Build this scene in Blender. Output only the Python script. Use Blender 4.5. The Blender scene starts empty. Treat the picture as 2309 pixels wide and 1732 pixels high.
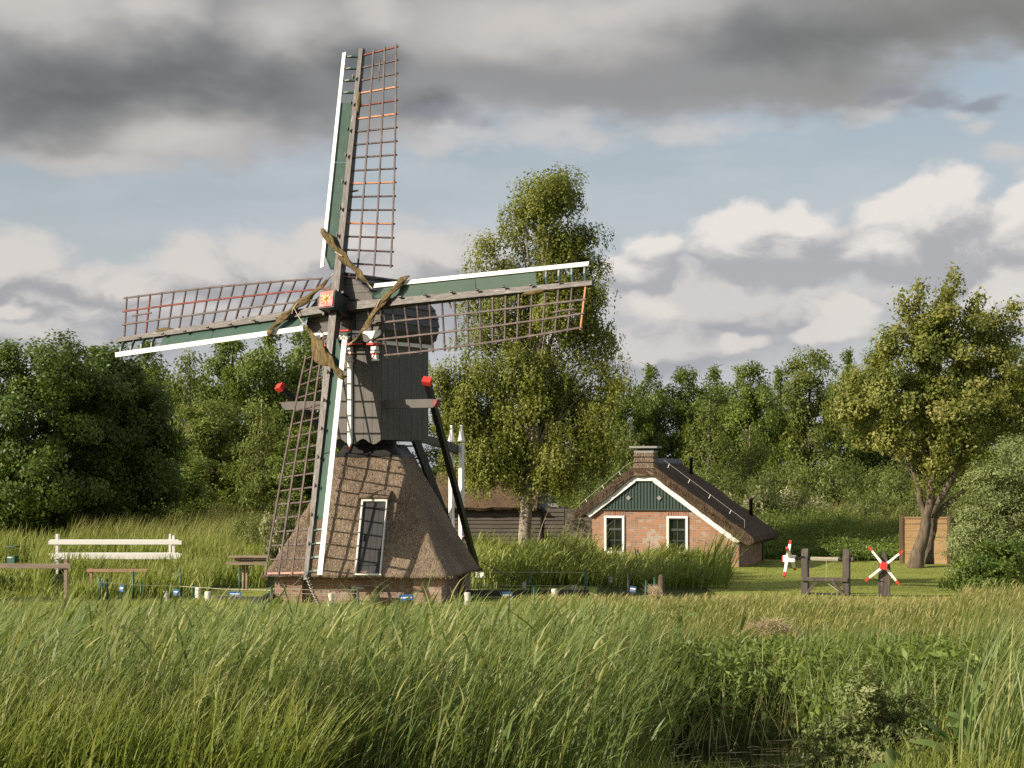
import bpy, bmesh, math, random
import numpy as np
from mathutils import Vector, Matrix, noise as mnoise

# ------------------------------------------------------------------ camera, sky, sun, exposure
SC = bpy.context.scene
COL = SC.collection
R = math.radians
F, HY, HC = 4800.0, 1050.0, 2.9          # focal length in photo pixels, horizon row, eye height
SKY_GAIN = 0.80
SUN_AZ, SUN_EL = 62.0, 25.0              # sun stands to the left, slightly behind the viewer


def PX(px, Y):
    return (px - 1154.5) / F * Y


def PZ(py, Y):
    return HC + (HY - py) / F * Y


def P(px, py, Y):
    return Vector((PX(px, Y), Y, PZ(py, Y)))


cam_d = bpy.data.cameras.new('camera')
cam = bpy.data.objects.new('camera', cam_d)
COL.objects.link(cam)
cam.location = (0, 0, HC)
cam.rotation_euler = (R(90), 0, 0)
cam_d.sensor_width = 36.0
cam_d.lens = F / 2309.0 * 36.0
cam_d.shift_y = (HY - 866.0) / 2309.0
cam_d.clip_end = 6000
cam_d.clip_start = 0.1
SC.camera = cam
SC.view_settings.view_transform = 'Standard'
SC.view_settings.look = 'None'
SC.view_settings.exposure = 0.50
SC.view_settings.gamma = 1.0
SC.cycles.max_bounces = 5
SC.cycles.diffuse_bounces = 3
SC.cycles.transmission_bounces = 3
SC.cycles.transparent_max_bounces = 6
SC.cycles.use_denoising = False

sun_d = bpy.data.lights.new('sun', 'SUN')
sun_d.energy = 5.0
sun_d.angle = R(0.5)
sun_d.color = (1.0, 0.88, 0.70)
sun = bpy.data.objects.new('sun', sun_d)
COL.objects.link(sun)
sdir = Vector((-math.sin(R(SUN_AZ)) * math.cos(R(SUN_EL)), -math.cos(R(SUN_AZ)) * math.cos(R(SUN_EL)), math.sin(R(SUN_EL))))
sun.rotation_euler = sdir.to_track_quat('Z', 'Y').to_euler()
sun.location = sdir * 60


# ---- node helper
class NT:
    def __init__(self, tree):
        self.t = tree

    def n(self, typ, **kw):
        x = self.t.nodes.new(typ)
        for k, v in kw.items():
            setattr(x, k, v)
        return x

    def put(self, sock, v):
        if v is None:
            return
        if hasattr(v, 'is_output') or isinstance(v, bpy.types.NodeSocket):
            self.t.links.new(v, sock)
        else:
            sock.default_value = v

    def m(self, op, a, b=None, c=None, clamp=False):
        x = self.n('ShaderNodeMath', operation=op)
        x.use_clamp = clamp
        for i, v in enumerate((a, b, c)):
            if v is not None:
                self.put(x.inputs[i], v)
        return x.outputs[0]

    def add(self, a, b): return self.m('ADD', a, b)
    def sub(self, a, b): return self.m('SUBTRACT', a, b)
    def mul(self, a, b): return self.m('MULTIPLY', a, b)

    def sstep(self, v, lo, hi, a=0.0, b=1.0):
        x = self.n('ShaderNodeMapRange', interpolation_type='SMOOTHSTEP')
        self.put(x.inputs['Value'], v)
        for k, q in (('From Min', lo), ('From Max', hi), ('To Min', a), ('To Max', b)):
            self.put(x.inputs[k], q)
        return x.outputs[0]

    def lin(self, v, lo, hi, a=0.0, b=1.0):
        x = self.n('ShaderNodeMapRange')
        self.put(x.inputs['Value'], v)
        for k, q in (('From Min', lo), ('From Max', hi), ('To Min', a), ('To Max', b)):
            self.put(x.inputs[k], q)
        return x.outputs[0]

    def mix(self, fac, a, b, blend='MIX'):
        x = self.n('ShaderNodeMix', data_type='RGBA', blend_type=blend)
        self.put(x.inputs[0], fac)
        self.put(x.inputs[6], a if not isinstance(a, tuple) else (*a[:3], 1))
        self.put(x.inputs[7], b if not isinstance(b, tuple) else (*b[:3], 1))
        return x.outputs[2]

    def noise(self, vec, scale=5.0, detail=4.0, rough=0.55, dist=0.0):
        x = self.n('ShaderNodeTexNoise')
        self.put(x.inputs['Vector'], vec)
        for k, q in (('Scale', scale), ('Detail', detail), ('Roughness', rough), ('Distortion', dist)):
            self.put(x.inputs[k], q)
        return x.outputs[0]

    def xyz(self, x, y, z):
        c = self.n('ShaderNodeCombineXYZ')
        for i, v in enumerate((x, y, z)):
            self.put(c.inputs[i], v)
        return c.outputs[0]

    def scale(self, vec, s):
        x = self.n('ShaderNodeVectorMath', operation='MULTIPLY')
        self.put(x.inputs[0], vec)
        x.inputs[1].default_value = s
        return x.outputs[0]

    def ramp(self, fac, stops):
        x = self.n('ShaderNodeValToRGB')
        self.put(x.inputs[0], fac)
        el = x.color_ramp.elements
        while len(el) < len(stops):
            el.new(0.5)
        for e, (p, c) in zip(el, stops):
            e.position = p
            e.color = (*c[:3], 1)
        return x.outputs[0]


def build_sky():
    w = bpy.data.worlds.new('World')
    SC.world = w
    w.use_nodes = True
    t = w.node_tree
    t.nodes.clear()
    k = NT(t)
    out = k.n('ShaderNodeOutputWorld')
    geo = k.n('ShaderNodeTexCoord')
    sep = k.n('ShaderNodeSeparateXYZ')
    t.links.new(geo.outputs['Generated'], sep.inputs[0])
    x, y, z = sep.outputs
    az = k.m('ARCTAN2', x, y)
    el = k.m('ARCSINE', z)
    U = k.mul(az, 4.2)
    V = k.mul(el, 4.2)
    sky = k.n('ShaderNodeTexSky', sky_type='NISHITA')
    sky.sun_disc = False
    sky.sun_elevation = R(SUN_EL)
    sky.sun_rotation = R(SUN_AZ - 180.0)
    sky.altitude = 0
    sky.air_density = 1.0
    sky.dust_density = 1.6
    sky.ozone_density = 1.0
    q = lambda px, py: ((px - 1154.5) / 1144.0, (1050.0 - py) / 1143.0)

    def field(blobs, u, v):
        """largest of several ellipses: 1 in the middle, 0 on the rim, negative outside"""
        acc = None
        for (px, py, rx, ry) in blobs:
            a, b = q(px, py)
            du = k.mul(k.sub(u, a), 1144.0 / rx)
            dv = k.mul(k.sub(v, b), 1143.0 / ry)
            e = k.sub(1.0, k.m('SQRT', k.add(k.mul(du, du), k.mul(dv, dv))))
            acc = e if acc is None else k.m('SMOOTH_MAX', acc, e, 0.18)
        return acc

    def nz(u, v, su, sv, seed, detail=6, rough=0.55, dist=0.0):
        return k.sub(k.noise(k.xyz(k.mul(u, su), k.mul(v, sv), seed), 1.0, detail, rough, dist), 0.5)

    # warped coordinates shared by the layers
    wu = k.add(U, k.add(k.mul(nz(U, V, 3.5, 6, 3.1, 3), 0.22), k.mul(nz(U, V, 12, 18, 1.9, 5), 0.045)))
    wv = k.add(V, k.add(k.mul(nz(U, V, 3.5, 6, 7.7, 3), 0.14), k.mul(nz(U, V, 12, 18, 6.2, 5), 0.035)))

    # --- blue of the open sky, with thin high veil
    col = k.scale(sky.outputs[0], (0.105, 0.105, 0.105))
    col = k.mix(1.0, col, (0.96, 0.90, 0.86), 'MULTIPLY')
    veil = k.sstep(nz(U, V, 2.0, 8.0, 1.3, 6), -0.16, 0.22, 0.32, 0.72)
    col = k.mix(veil, col, (0.50, 0.53, 0.57))
    low = k.sstep(V, 0.62, 0.28)
    col = k.mix(k.mul(low, 0.5), col, (0.50, 0.525, 0.575))

    def cumulus(col, blobs, seed, amp, lo, hi, dark, lit, su=7, sv=9, relief=1.5, off=(-0.035, 0.055), body=0.0, opac=1.0, vg=None):
        v_ = V

        def dens(u, v):
            return k.add(field(blobs, u, v), k.mul(nz(u, v, su, sv, seed, 9, 0.62), amp))
        d0 = dens(wu, wv)
        d1 = dens(k.add(wu, off[0]), k.add(wv, off[1]))
        mask = k.mul(k.sstep(d0, lo, hi), opac)
        s0 = k.add(k.mul(k.sub(d0, d1), relief), body)
        if vg:
            s0 = k.add(s0, k.lin(v_, q(0, vg[0])[1], q(0, vg[1])[1], -0.55, 0.40))
        s0 = k.add(s0, k.mul(nz(wu, wv, su * 2.6, sv * 2.6, seed + 3.3, 7, 0.6), 1.6))
        sh = k.sstep(s0, -0.55, 0.75)
        c = k.mix(sh, dark, lit)
        c = k.mix(k.sstep(d0, hi + 0.1, lo, 0.0, 0.25), c, (0.50, 0.51, 0.54))
        return k.mix(mask, col, c), mask

    # --- low stratocumulus bands
    col, _ = cumulus(col, [(300, 690, 620, 120), (900, 640, 420, 130), (1650, 690, 560, 100), (2250, 720, 300, 80), (1500, 770, 560, 80), (100, 760, 400, 80), (-300, 650, 500, 150), (2700, 600, 400, 150)],
                     11.3, 1.9, -0.10, 0.55, (0.345, 0.350, 0.375), (0.57, 0.545, 0.525), 4.0, 8, 1.5, body=0.05, opac=0.95)
    col, _ = cumulus(col, [(40, 605, 180, 85), (170, 640, 140, 65), (430, 615, 160, 85), (600, 600, 150, 95), (720, 580, 130, 85), (960, 600, 150, 90), (300, 660, 200, 60), (60, 700, 180, 55), (850, 640, 200, 65)],
                     4.4, 1.5, -0.05, 0.42, (0.335, 0.338, 0.355), (0.61, 0.575, 0.545), 5.5, 7, 1.35, body=-0.06, opac=0.94, vg=(750, 510))
    col, _ = cumulus(col, [(1510, 570, 100, 75), (1450, 615, 130, 55), (1690, 560, 150, 115), (1780, 585, 180, 95), (1900, 585, 170, 90), (2080, 525, 165, 125), (2010, 580, 190, 90), (2160, 585, 150, 90), (2335, 535, 120, 120), (1830, 505, 80, 60)],
                     8.8, 1.5, -0.06, 0.28, (0.375, 0.380, 0.40), (0.73, 0.69, 0.65), 5.0, 6.5, 1.15, body=-0.10, opac=0.96, vg=(650, 430))
    col, _ = cumulus(col, [(1900, 740, 90, 55), (1850, 760, 70, 40), (2290, 650, 70, 50), (2240, 670, 70, 30), (1640, 770, 110, 30), (1450, 700, 80, 40), (60, 710, 70, 36)],
                     2.2, 1.7, 0.0, 0.45, (0.42, 0.415, 0.425), (0.70, 0.655, 0.61), 6, 7, 1.0, body=-0.1, opac=0.75)
    # --- wisps
    wis = k.sstep(k.add(field([(2180, 320, 60, 24), (2250, 370, 70, 24), (2140, 295, 40, 22), (2300, 405, 60, 22), (1830, 215, 110, 34), (1960, 230, 90, 44), (1240, 305, 180, 46), (1500, 290, 200, 32), (1000, 320, 140, 40)], wu, wv),
                        k.mul(nz(U, V, 7, 14, 5.5, 7, 0.62), 2.6)), -0.15, 0.95)
    col = k.mix(k.mul(wis, 0.75), col, (0.55, 0.53, 0.52))

    # --- the dark cloud deck overhead
    deck = [(250, 60, 800, 320), (300, 290, 480, 120), (800, 190, 500, 160), (1300, 130, 700, 190), (1700, 170, 480, 120), (1000, 0, 900, 160), (1900, 70, 700, 125), (2350, 40, 500, 130), (950, 270, 160, 60), (-500, 100, 800, 400), (1200, -500, 3000, 560), (2900, 0, 600, 160)]
    dd = k.add(field(deck, wu, wv), k.mul(nz(U, V, 3.2, 7, 9.1, 7, 0.60), 0.85))
    dm = k.sstep(dd, -0.06, 0.34)
    lit = [(690, 90, 150, 110), (870, 40, 120, 60), (420, 330, 200, 60), (80, 40, 260, 90), (1200, 60, 300, 80), (330, 30, 120, 60), (250, 390, 200, 50), (1050, 330, 200, 60), (1400, 40, 260, 60)]
    dk = [(420, 200, 420, 95), (150, 230, 300, 110), (800, 160, 130, 100), (2250, 90, 260, 80), (1900, 120, 300, 60), (980, 270, 110, 45)]
    tl = k.sstep(k.add(field(lit, wu, wv), k.mul(nz(U, V, 4, 7, 12.6, 6, 0.52), 1.0)), -0.70, 0.95)
    td = k.sstep(k.add(field(dk, wu, wv), k.mul(nz(U, V, 3.2, 6.5, 15.2, 5, 0.52), 0.9)), -0.50, 0.90)
    dcol = k.mix(tl, (0.265, 0.265, 0.268), (0.53, 0.50, 0.475))
    dcol = k.mix(td, dcol, (0.128, 0.135, 0.140))
    dcol = k.mix(k.sstep(U, 0.25, 0.95, 0.0, 0.65), dcol, (0.235, 0.233, 0.215))
    edge = k.sstep(dd, 0.60, 0.0, 0.0, 0.45)
    dcol = k.mix(edge, dcol, (0.40, 0.405, 0.43))
    col = k.mix(k.mul(dm, 0.97), col, dcol)
    # --- ragged dark scraps under the deck
    sm = k.sstep(k.add(field([(2080, 240, 130, 55), (2200, 268, 120, 26), (2000, 215, 80, 34), (985, 285, 100, 36)], wu, wv), k.mul(nz(U, V, 6, 10, 21.0, 7, 0.60), 1.8)), -0.05, 0.75)
    col = k.mix(k.mul(sm, 0.75), col, (0.24, 0.25, 0.285))

    # --- sky that the photograph does not show: broken cloud everywhere else
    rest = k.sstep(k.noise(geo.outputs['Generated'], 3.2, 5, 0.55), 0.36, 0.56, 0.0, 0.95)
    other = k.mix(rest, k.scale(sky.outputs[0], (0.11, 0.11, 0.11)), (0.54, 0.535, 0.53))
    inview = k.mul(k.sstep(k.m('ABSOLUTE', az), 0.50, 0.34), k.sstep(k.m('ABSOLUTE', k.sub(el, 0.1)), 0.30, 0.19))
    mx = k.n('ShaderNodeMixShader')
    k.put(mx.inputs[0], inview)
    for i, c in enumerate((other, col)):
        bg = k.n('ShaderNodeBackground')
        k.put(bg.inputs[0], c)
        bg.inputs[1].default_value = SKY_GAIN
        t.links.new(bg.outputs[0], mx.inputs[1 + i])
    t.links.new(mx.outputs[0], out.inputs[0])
    w.cycles.sampling_method = 'MANUAL'
    w.cycles.sample_map_resolution = 256


build_sky()


# ------------------------------------------------------------------ mesh helpers
class MB:
    def __init__(self):
        self.v, self.f, self.mi = [], [], []

    def add(self, vs, fs, mi=0):
        o = len(self.v)
        self.v += [tuple(q) for q in vs]
        self.f += [tuple(i + o for i in f) for f in fs]
        self.mi += [mi] * len(fs)

    def box(self, c, s, rot=None, mi=0):
        x, y, z = (q / 2 for q in s)
        vs = [Vector(p) for p in ((-x, -y, -z), (x, -y, -z), (x, y, -z), (-x, y, -z), (-x, -y, z), (x, -y, z), (x, y, z), (-x, y, z))]
        if rot is not None:
            vs = [rot @ p for p in vs]
        c = Vector(c)
        self.add([p + c for p in vs], [(3, 2, 1, 0), (4, 5, 6, 7), (0, 1, 5, 4), (1, 2, 6, 5), (2, 3, 7, 6), (3, 0, 4, 7)], mi)

    def beam(self, p0, p1, w, h, up=(0, 0, 1), w1=None, h1=None, mi=0):
        """four sided bar from p0 to p1; w across, h along 'up'"""
        p0, p1 = Vector(p0), Vector(p1)
        d = (p1 - p0).normalized()
        s = d.cross(Vector(up))
        s = s.normalized() if s.length > 1e-6 else Vector((1, 0, 0))
        u = s.cross(d).normalized()
        w1 = w if w1 is None else w1
        h1 = h if h1 is None else h1
        vs = []
        for p, a, b in ((p0, w / 2, h / 2), (p1, w1 / 2, h1 / 2)):
            vs += [p - s * a - u * b, p + s * a - u * b, p + s * a + u * b, p - s * a + u * b]
        self.add(vs, [(0, 1, 2, 3), (7, 6, 5, 4), (0, 4, 5, 1), (1, 5, 6, 2), (2, 6, 7, 3), (3, 7, 4, 0)], mi)

    def tube(self, path, rad, n=8, mi=0, cap=True):
        path = [Vector(p) for p in path]
        if not hasattr(rad, '__len__'):
            rad = [rad] * len(path)
        rings = []
        ref = None
        for i, p in enumerate(path):
            d = (path[min(i + 1, len(path) - 1)] - path[max(i - 1, 0)])
            d = d.normalized() if d.length > 1e-9 else Vector((0, 0, 1))
            if ref is None:
                ref = d.orthogonal().normalized()
            ref = (ref - d * ref.dot(d))
            ref = ref.normalized() if ref.length > 1e-6 else d.orthogonal().normalized()
            b = d.cross(ref)
            rings.append([p + (ref * math.cos(a) + b * math.sin(a)) * rad[i] for a in (2 * math.pi * j / n for j in range(n))])
        vs = [q for r in rings for q in r]
        fs = []
        for i in range(len(path) - 1):
            for j in range(n):
                a, b = i * n + j, i * n + (j + 1) % n
                fs.append((a, b, b + n, a + n))
        if cap:
            fs.append(tuple(range(n - 1, -1, -1)))
            fs.append(tuple((len(path) - 1) * n + j for j in range(n)))
        self.add(vs, fs, mi)

    def prism(self, poly, ax, d0, d1, mi=0):
        """polygon extruded along an axis: ax 'y' takes (x,z) points, 'x' takes (y,z), 'z' takes (x,y)"""
        def mk(a, b, d):
            return {'y': (a, d, b), 'x': (d, a, b), 'z': (a, b, d)}[ax]
        n = len(poly)
        vs = [mk(a, b, d0) for a, b in poly] + [mk(a, b, d1) for a, b in poly]
        fs = [tuple(range(n - 1, -1, -1)), tuple(range(n, 2 * n))]
        fs += [(i, (i + 1) % n, (i + 1) % n + n, i + n) for i in range(n)]
        self.add(vs, fs, mi)

    def lathe(self, prof, c=(0, 0, 0), n=16, mi=0):
        c = Vector(c)
        vs = [c + Vector((r * math.cos(2 * math.pi * j / n), r * math.sin(2 * math.pi * j / n), z)) for r, z in prof for j in range(n)]
        fs = []
        for i in range(len(prof) - 1):
            for j in range(n):
                a, b = i * n + j, i * n + (j + 1) % n
                fs.append((a, b, b + n, a + n))
        fs.append(tuple(range(n - 1, -1, -1)))
        fs.append(tuple((len(prof) - 1) * n + j for j in range(n)))
        self.add(vs, fs, mi)

    def sphere(self, c, r, n=8, mi=0):
        prof = [(max(1e-3, math.sin(math.pi * i / n)) * r, -math.cos(math.pi * i / n) * r) for i in range(n + 1)]
        self.lathe(prof, c, n + 2, mi)

    def build(self, name, mat, parent=None, smooth=False, bevel=0.0, mat_local=None):
        me = bpy.data.meshes.new(name)
        me.from_pydata(self.v, [], self.f)
        mats = mat if isinstance(mat, (list, tuple)) else [mat]
        for m in mats:
            me.materials.append(m)
        if len(mats) > 1:
            me.polygons.foreach_set('material_index', self.mi)
        bm = bmesh.new()
        bm.from_mesh(me)
        bmesh.ops.recalc_face_normals(bm, faces=bm.faces)
        bm.to_mesh(me)
        bm.free()
        if smooth:
            me.polygons.foreach_set('use_smooth', [True] * len(me.polygons))
        o = bpy.data.objects.new(name, me)
        COL.objects.link(o)
        if parent:
            o.parent = parent
        if mat_local is not None:
            o.matrix_local = mat_local
        if bevel:
            b = o.modifiers.new('bevel', 'BEVEL')
            b.width = bevel
            b.segments = 2
            b.limit_method = 'ANGLE'
            b.angle_limit = R(50)
        return o


def tag(o, label=None, cat=None, group=None, kind=None):
    for a, b in (('label', label), ('category', cat), ('group', group), ('kind', kind)):
        if b:
            o[a] = b
    return o


def thing(name, label, cat, loc=(0, 0, 0), rz=0.0, group=None):
    o = bpy.data.objects.new(name, None)
    COL.objects.link(o)
    o.location = loc
    o.rotation_euler = (0, 0, rz)
    o.empty_display_size = 0.2
    return tag(o, label, cat, group)


def copy_tree(o, parent=None):
    c = o.copy()
    COL.objects.link(c)
    c.parent = parent
    for ch in list(o.children):
        copy_tree(ch, c)
    return c


def np_mesh(name, verts, quads, attrs, mat, parent=None):
    """big quad mesh straight from arrays; attrs: name -> per vertex floats"""
    me = bpy.data.meshes.new(name)
    nv, nf = len(verts), len(quads)
    me.vertices.add(nv)
    me.vertices.foreach_set('co', np.ascontiguousarray(verts, dtype=np.float32).ravel())
    me.loops.add(nf * 4)
    me.loops.foreach_set('vertex_index', np.ascontiguousarray(quads, dtype=np.int32).ravel())
    me.polygons.add(nf)
    me.polygons.foreach_set('loop_start', np.arange(0, nf * 4, 4, dtype=np.int32))
    me.polygons.foreach_set('loop_total', np.full(nf, 4, dtype=np.int32))
    for a, val in attrs.items():
        at = me.attributes.new(a, 'FLOAT', 'POINT')
        at.data.foreach_set('value', np.ascontiguousarray(val, dtype=np.float32))
    me.materials.append(mat)
    me.update()
    o = bpy.data.objects.new(name, me)
    COL.objects.link(o)
    if parent:
        o.parent = parent
    return o


# ------------------------------------------------------------------ materials
def mat_new(name):
    m = bpy.data.materials.new(name)
    m.use_nodes = True
    m.node_tree.nodes.clear()
    k = NT(m.node_tree)
    o = k.n('ShaderNodeOutputMaterial')
    p = k.n('ShaderNodeBsdfPrincipled')
    m.node_tree.links.new(p.outputs[0], o.inputs[0])
    tc = k.n('ShaderNodeTexCoord')
    return m, k, p, tc.outputs['Object'], o


def bump(k, p, h, strength=0.5, dist=0.02):
    b = k.n('ShaderNodeBump')
    b.inputs['Strength'].default_value = strength
    b.inputs['Distance'].default_value = dist
    k.put(b.inputs['Height'], h)
    k.t.links.new(b.outputs[0], p.inputs['Normal'])


def mat_paint(name, c, rough=0.5, wear=0.25, dirt=(0.10, 0.09, 0.08), stretch=(3, 3, 3), spec=0.4):
    m, k, p, co, _ = mat_new(name)
    v = k.scale(co, stretch)
    a = k.noise(v, 3.0, 6, 0.6)
    b = k.noise(v, 14.0, 4, 0.6)
    f = k.sstep(k.add(k.mul(a, 0.7), k.mul(b, 0.3)), 0.56, 0.75, 0.0, wear)
    col = k.mix(f, c, dirt)
    col = k.mix(k.lin(b, 0.3, 0.7, 0.0, 0.16), col, tuple(q * 0.75 for q in c))
    k.put(p.inputs['Base Color'], col)
    k.put(p.inputs['Roughness'], k.lin(a, 0.3, 0.7, rough - 0.1, rough + 0.12))
    p.inputs['Specular IOR Level'].default_value = spec
    bump(k, p, b, 0.15, 0.01)
    return m


def mat_wood(name, c0, c1, c2, stretch=(18, 1.2, 18), rough=0.5, peel=0.0, peelc=(0.7, 0.68, 0.64), spec=0.4):
    m, k, p, co, _ = mat_new(name)
    v = k.scale(co, stretch)
    a = k.noise(v, 1.0, 6, 0.65, 0.3)
    b = k.noise(v, 3.7, 4, 0.6)
    col = k.ramp(k.add(k.mul(a, 0.75), k.mul(b, 0.25)), [(0.32, c0), (0.5, c1), (0.68, c2)])
    if peel:
        w = k.noise(k.scale(co, tuple(q * 0.9 for q in stretch)), 1.9, 5, 0.7)
        f = k.sstep(w, 0.66 - peel * 0.2, 0.72 - peel * 0.2, 0.0, 0.8)
        col = k.mix(f, col, peelc)
    k.put(p.inputs['Base Color'], col)
    k.put(p.inputs['Roughness'], k.lin(b, 0.3, 0.7, rough - 0.06, rough + 0.16))
    p.inputs['Specular IOR Level'].default_value = spec
    bump(k, p, a, 0.5, 0.01)
    return m


def mat_thatch(name, c0, c1, c2, axis='z'):
    m, k, p, co, _ = mat_new(name)
    st = {'z': (58, 58, 8), 'y': (58, 8, 58)}[axis]
    a = k.noise(k.scale(co, st), 1.0, 5, 0.7, 0.6)
    b = k.noise(k.scale(co, tuple(q * 0.32 for q in st)), 1.0, 4, 0.6)
    g = k.noise(co, 0.9, 4, 0.55)
    t = k.add(k.add(k.mul(a, 0.62), k.mul(b, 0.2)), k.mul(g, 0.18))
    col = k.ramp(t, [(0.38, c0), (0.5, c1), (0.63, c2)])
    moss = k.sstep(k.noise(co, 1.7, 6, 0.65), 0.55, 0.75, 0.0, 0.35)
    col = k.mix(moss, col, (0.075, 0.065, 0.045))
    k.put(p.inputs['Base Color'], col)
    p.inputs['Roughness'].default_value = 0.9
    p.inputs['Specular IOR Level'].default_value = 0.15
    bump(k, p, k.add(a, k.mul(b, 0.8)), 1.0, 0.045)
    return m


def mat_brick(name, c1, c2, mortar, size=(0.22, 0.062), pale=0.35, axes='xz', palecol=(0.55, 0.50, 0.44), dark=0.3):
    m, k, p, co, _ = mat_new(name)
    sp = k.n('ShaderNodeSeparateXYZ')
    m.node_tree.links.new(co, sp.inputs[0])
    u = k.add(sp.outputs[0], sp.outputs[1])
    v = k.xyz(u, sp.outputs[2], 0.0)
    br = k.n('ShaderNodeTexBrick')
    k.put(br.inputs['Vector'], v)
    br.inputs['Color1'].default_value = (*c1, 1)
    br.inputs['Color2'].default_value = (*c2, 1)
    br.inputs['Mortar'].default_value = (*mortar, 1)
    br.inputs['Scale'].default_value = 1.0
    br.inputs['Mortar Size'].default_value = 0.006
    br.inputs['Mortar Smooth'].default_value = 0.3
    br.inputs['Bias'].default_value = -0.1
    br.inputs['Brick Width'].default_value = size[0]
    br.inputs['Row Height'].default_value = size[1]
    col = br.outputs[0]
    # per brick tone: noise sampled on a grid of brick size
    sn = k.n('ShaderNodeVectorMath', operation='SNAP')
    k.put(sn.inputs[0], v)
    sn.inputs[1].default_value = (size[0] * 0.5, size[1], 1)
    wn = k.n('ShaderNodeTexWhiteNoise', noise_dimensions='3D')
    k.put(wn.inputs['Vector'], sn.outputs[0])
    tone = wn.outputs[0]
    mortar_f = br.outputs[1]
    col = k.mix(k.mul(k.sstep(tone, 0.55, 0.92, 0.0, 0.75), k.sub(1.0, mortar_f)), col, tuple(q * 0.45 for q in c2))
    big = k.noise(co, 1.1, 5, 0.6)
    pl = k.mul(k.sstep(k.add(k.mul(big, 0.7), k.mul(tone, 0.3)), 0.52, 0.66), pale)
    col = k.mix(pl, col, palecol)
    dk = k.sstep(k.noise(k.scale(co, (0.8, 0.8, 1.5)), 1.3, 5, 0.6), 0.52, 0.75, 0.0, dark)
    col = k.mix(dk, col, (0.12, 0.085, 0.07))
    sp2 = k.noise(co, 24, 3, 0.6)
    col = k.mix(k.sstep(sp2, 0.62, 0.72, 0.0, 0.25), col, (0.5, 0.45, 0.40))
    k.put(p.inputs['Base Color'], col)
    p.inputs['Roughness'].default_value = 0.9
    bump(k, p, k.sub(1.0, mortar_f), 0.6, 0.012)
    return m


def mat_leaf(name, dark, mid, light, trans=0.35, rough=0.5, spec=0.35, hgrad=None, objvar=0.25):
    m = bpy.data.materials.new(name)
    m.use_nodes = True
    t = m.node_tree
    t.nodes.clear()
    k = NT(t)
    o = k.n('ShaderNodeOutputMaterial')
    at = k.n('ShaderNodeAttribute', attribute_name='tint')
    oi = k.n('ShaderNodeObjectInfo')
    f = k.add(at.outputs['Fac'], k.lin(oi.outputs['Random'], 0, 1, -objvar / 2, objvar / 2))
    col = k.ramp(f, [(0.0, dark), (0.5, mid), (1.0, light)])
    if hgrad:
        ah = k.n('ShaderNodeAttribute', attribute_name='along')
        col = k.mix(k.sstep(ah.outputs['Fac'], hgrad[0], hgrad[1], 0.0, hgrad[2]), col, hgrad[3])
    p = k.n('ShaderNodeBsdfPrincipled')
    k.put(p.inputs['Base Color'], col)
    p.inputs['Roughness'].default_value = rough
    p.inputs['Specular IOR Level'].default_value = spec
    tr = k.n('ShaderNodeBsdfTranslucent')
    k.put(tr.inputs[0], k.mix(0.5, col, (0.30, 0.34, 0.04)))
    mx = k.n('ShaderNodeMixShader')
    mx.inputs[0].default_value = trans
    t.links.new(p.outputs[0], mx.inputs[1])
    t.links.new(tr.outputs[0], mx.inputs[2])
    t.links.new(mx.outputs[0], o.inputs[0])
    return m


M = {}
M['white'] = mat_paint('white_paint', (0.80, 0.79, 0.76), 0.45, 0.22, (0.42, 0.40, 0.36))
M['white_post'] = mat_paint('weathered_white', (0.70, 0.69, 0.66), 0.55, 0.55, (0.30, 0.28, 0.24))
M['green'] = mat_paint('dark_green_paint', (0.050, 0.095, 0.075), 0.42, 0.35, (0.10, 0.13, 0.11), (1.5, 1.5, 6))
M['greenblack'] = mat_paint('green_black_paint', (0.018, 0.028, 0.024), 0.45, 0.2, (0.05, 0.05, 0.045))
M['grey'] = mat_paint('grey_plank_paint', (0.098, 0.091, 0.083), 0.60, 0.40, (0.060, 0.056, 0.051), (6, 6, 0.9))
M['darkgrey'] = mat_paint('dark_grey_boards', (0.052, 0.050, 0.049), 0.55, 0.3, (0.032, 0.031, 0.030), (2, 2, 5))
M['black'] = mat_paint('tarred_black', (0.016, 0.015, 0.015), 0.5, 0.3, (0.05, 0.045, 0.04))
M['red'] = mat_paint('bright_red_paint', (0.62, 0.045, 0.035), 0.42, 0.12, (0.35, 0.03, 0.03))
M['darkred'] = mat_paint('dull_red_paint', (0.23, 0.050, 0.045), 0.5, 0.25, (0.12, 0.04, 0.04))
M['gold'] = mat_paint('gold_paint', (0.75, 0.42, 0.06), 0.35, 0.1, (0.4, 0.2, 0.04))
M['stock'] = mat_wood('weathered_stock', (0.018, 0.014, 0.013), (0.050, 0.038, 0.034), (0.13, 0.105, 0.095), (22, 1.6, 22), 0.50, 0.20, (0.46, 0.43, 0.41), 0.55)
M['bar'] = mat_wood('purple_brown_bar', (0.030, 0.020, 0.019), (0.082, 0.056, 0.050), (0.19, 0.145, 0.13), (26, 4, 26), 0.50, 0.0, (0.40, 0.36, 0.35), 0.22)
M['bar_red'] = mat_wood('red_brown_bar', (0.10, 0.025, 0.022), (0.19, 0.05, 0.04), (0.30, 0.11, 0.09), (16, 4, 16), 0.6, 0.1, spec=.15)
M['bar_orange'] = mat_wood('orange_new_bar', (0.33, 0.12, 0.05), (0.48, 0.19, 0.075), (0.60, 0.28, 0.13), (16, 4, 16), 0.5)
M['bar_pink'] = mat_wood('faded_pink_bar', (0.40, 0.12, 0.10), (0.50, 0.19, 0.16), (0.62, 0.40, 0.36), (16, 4, 16), 0.5)
M['canvas'] = mat_wood('khaki_canvas', (0.045, 0.032, 0.014), (0.125, 0.092, 0.044), (0.22, 0.17, 0.09), (16, 5, 16), 0.85, 0, spec=0.1)
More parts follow.
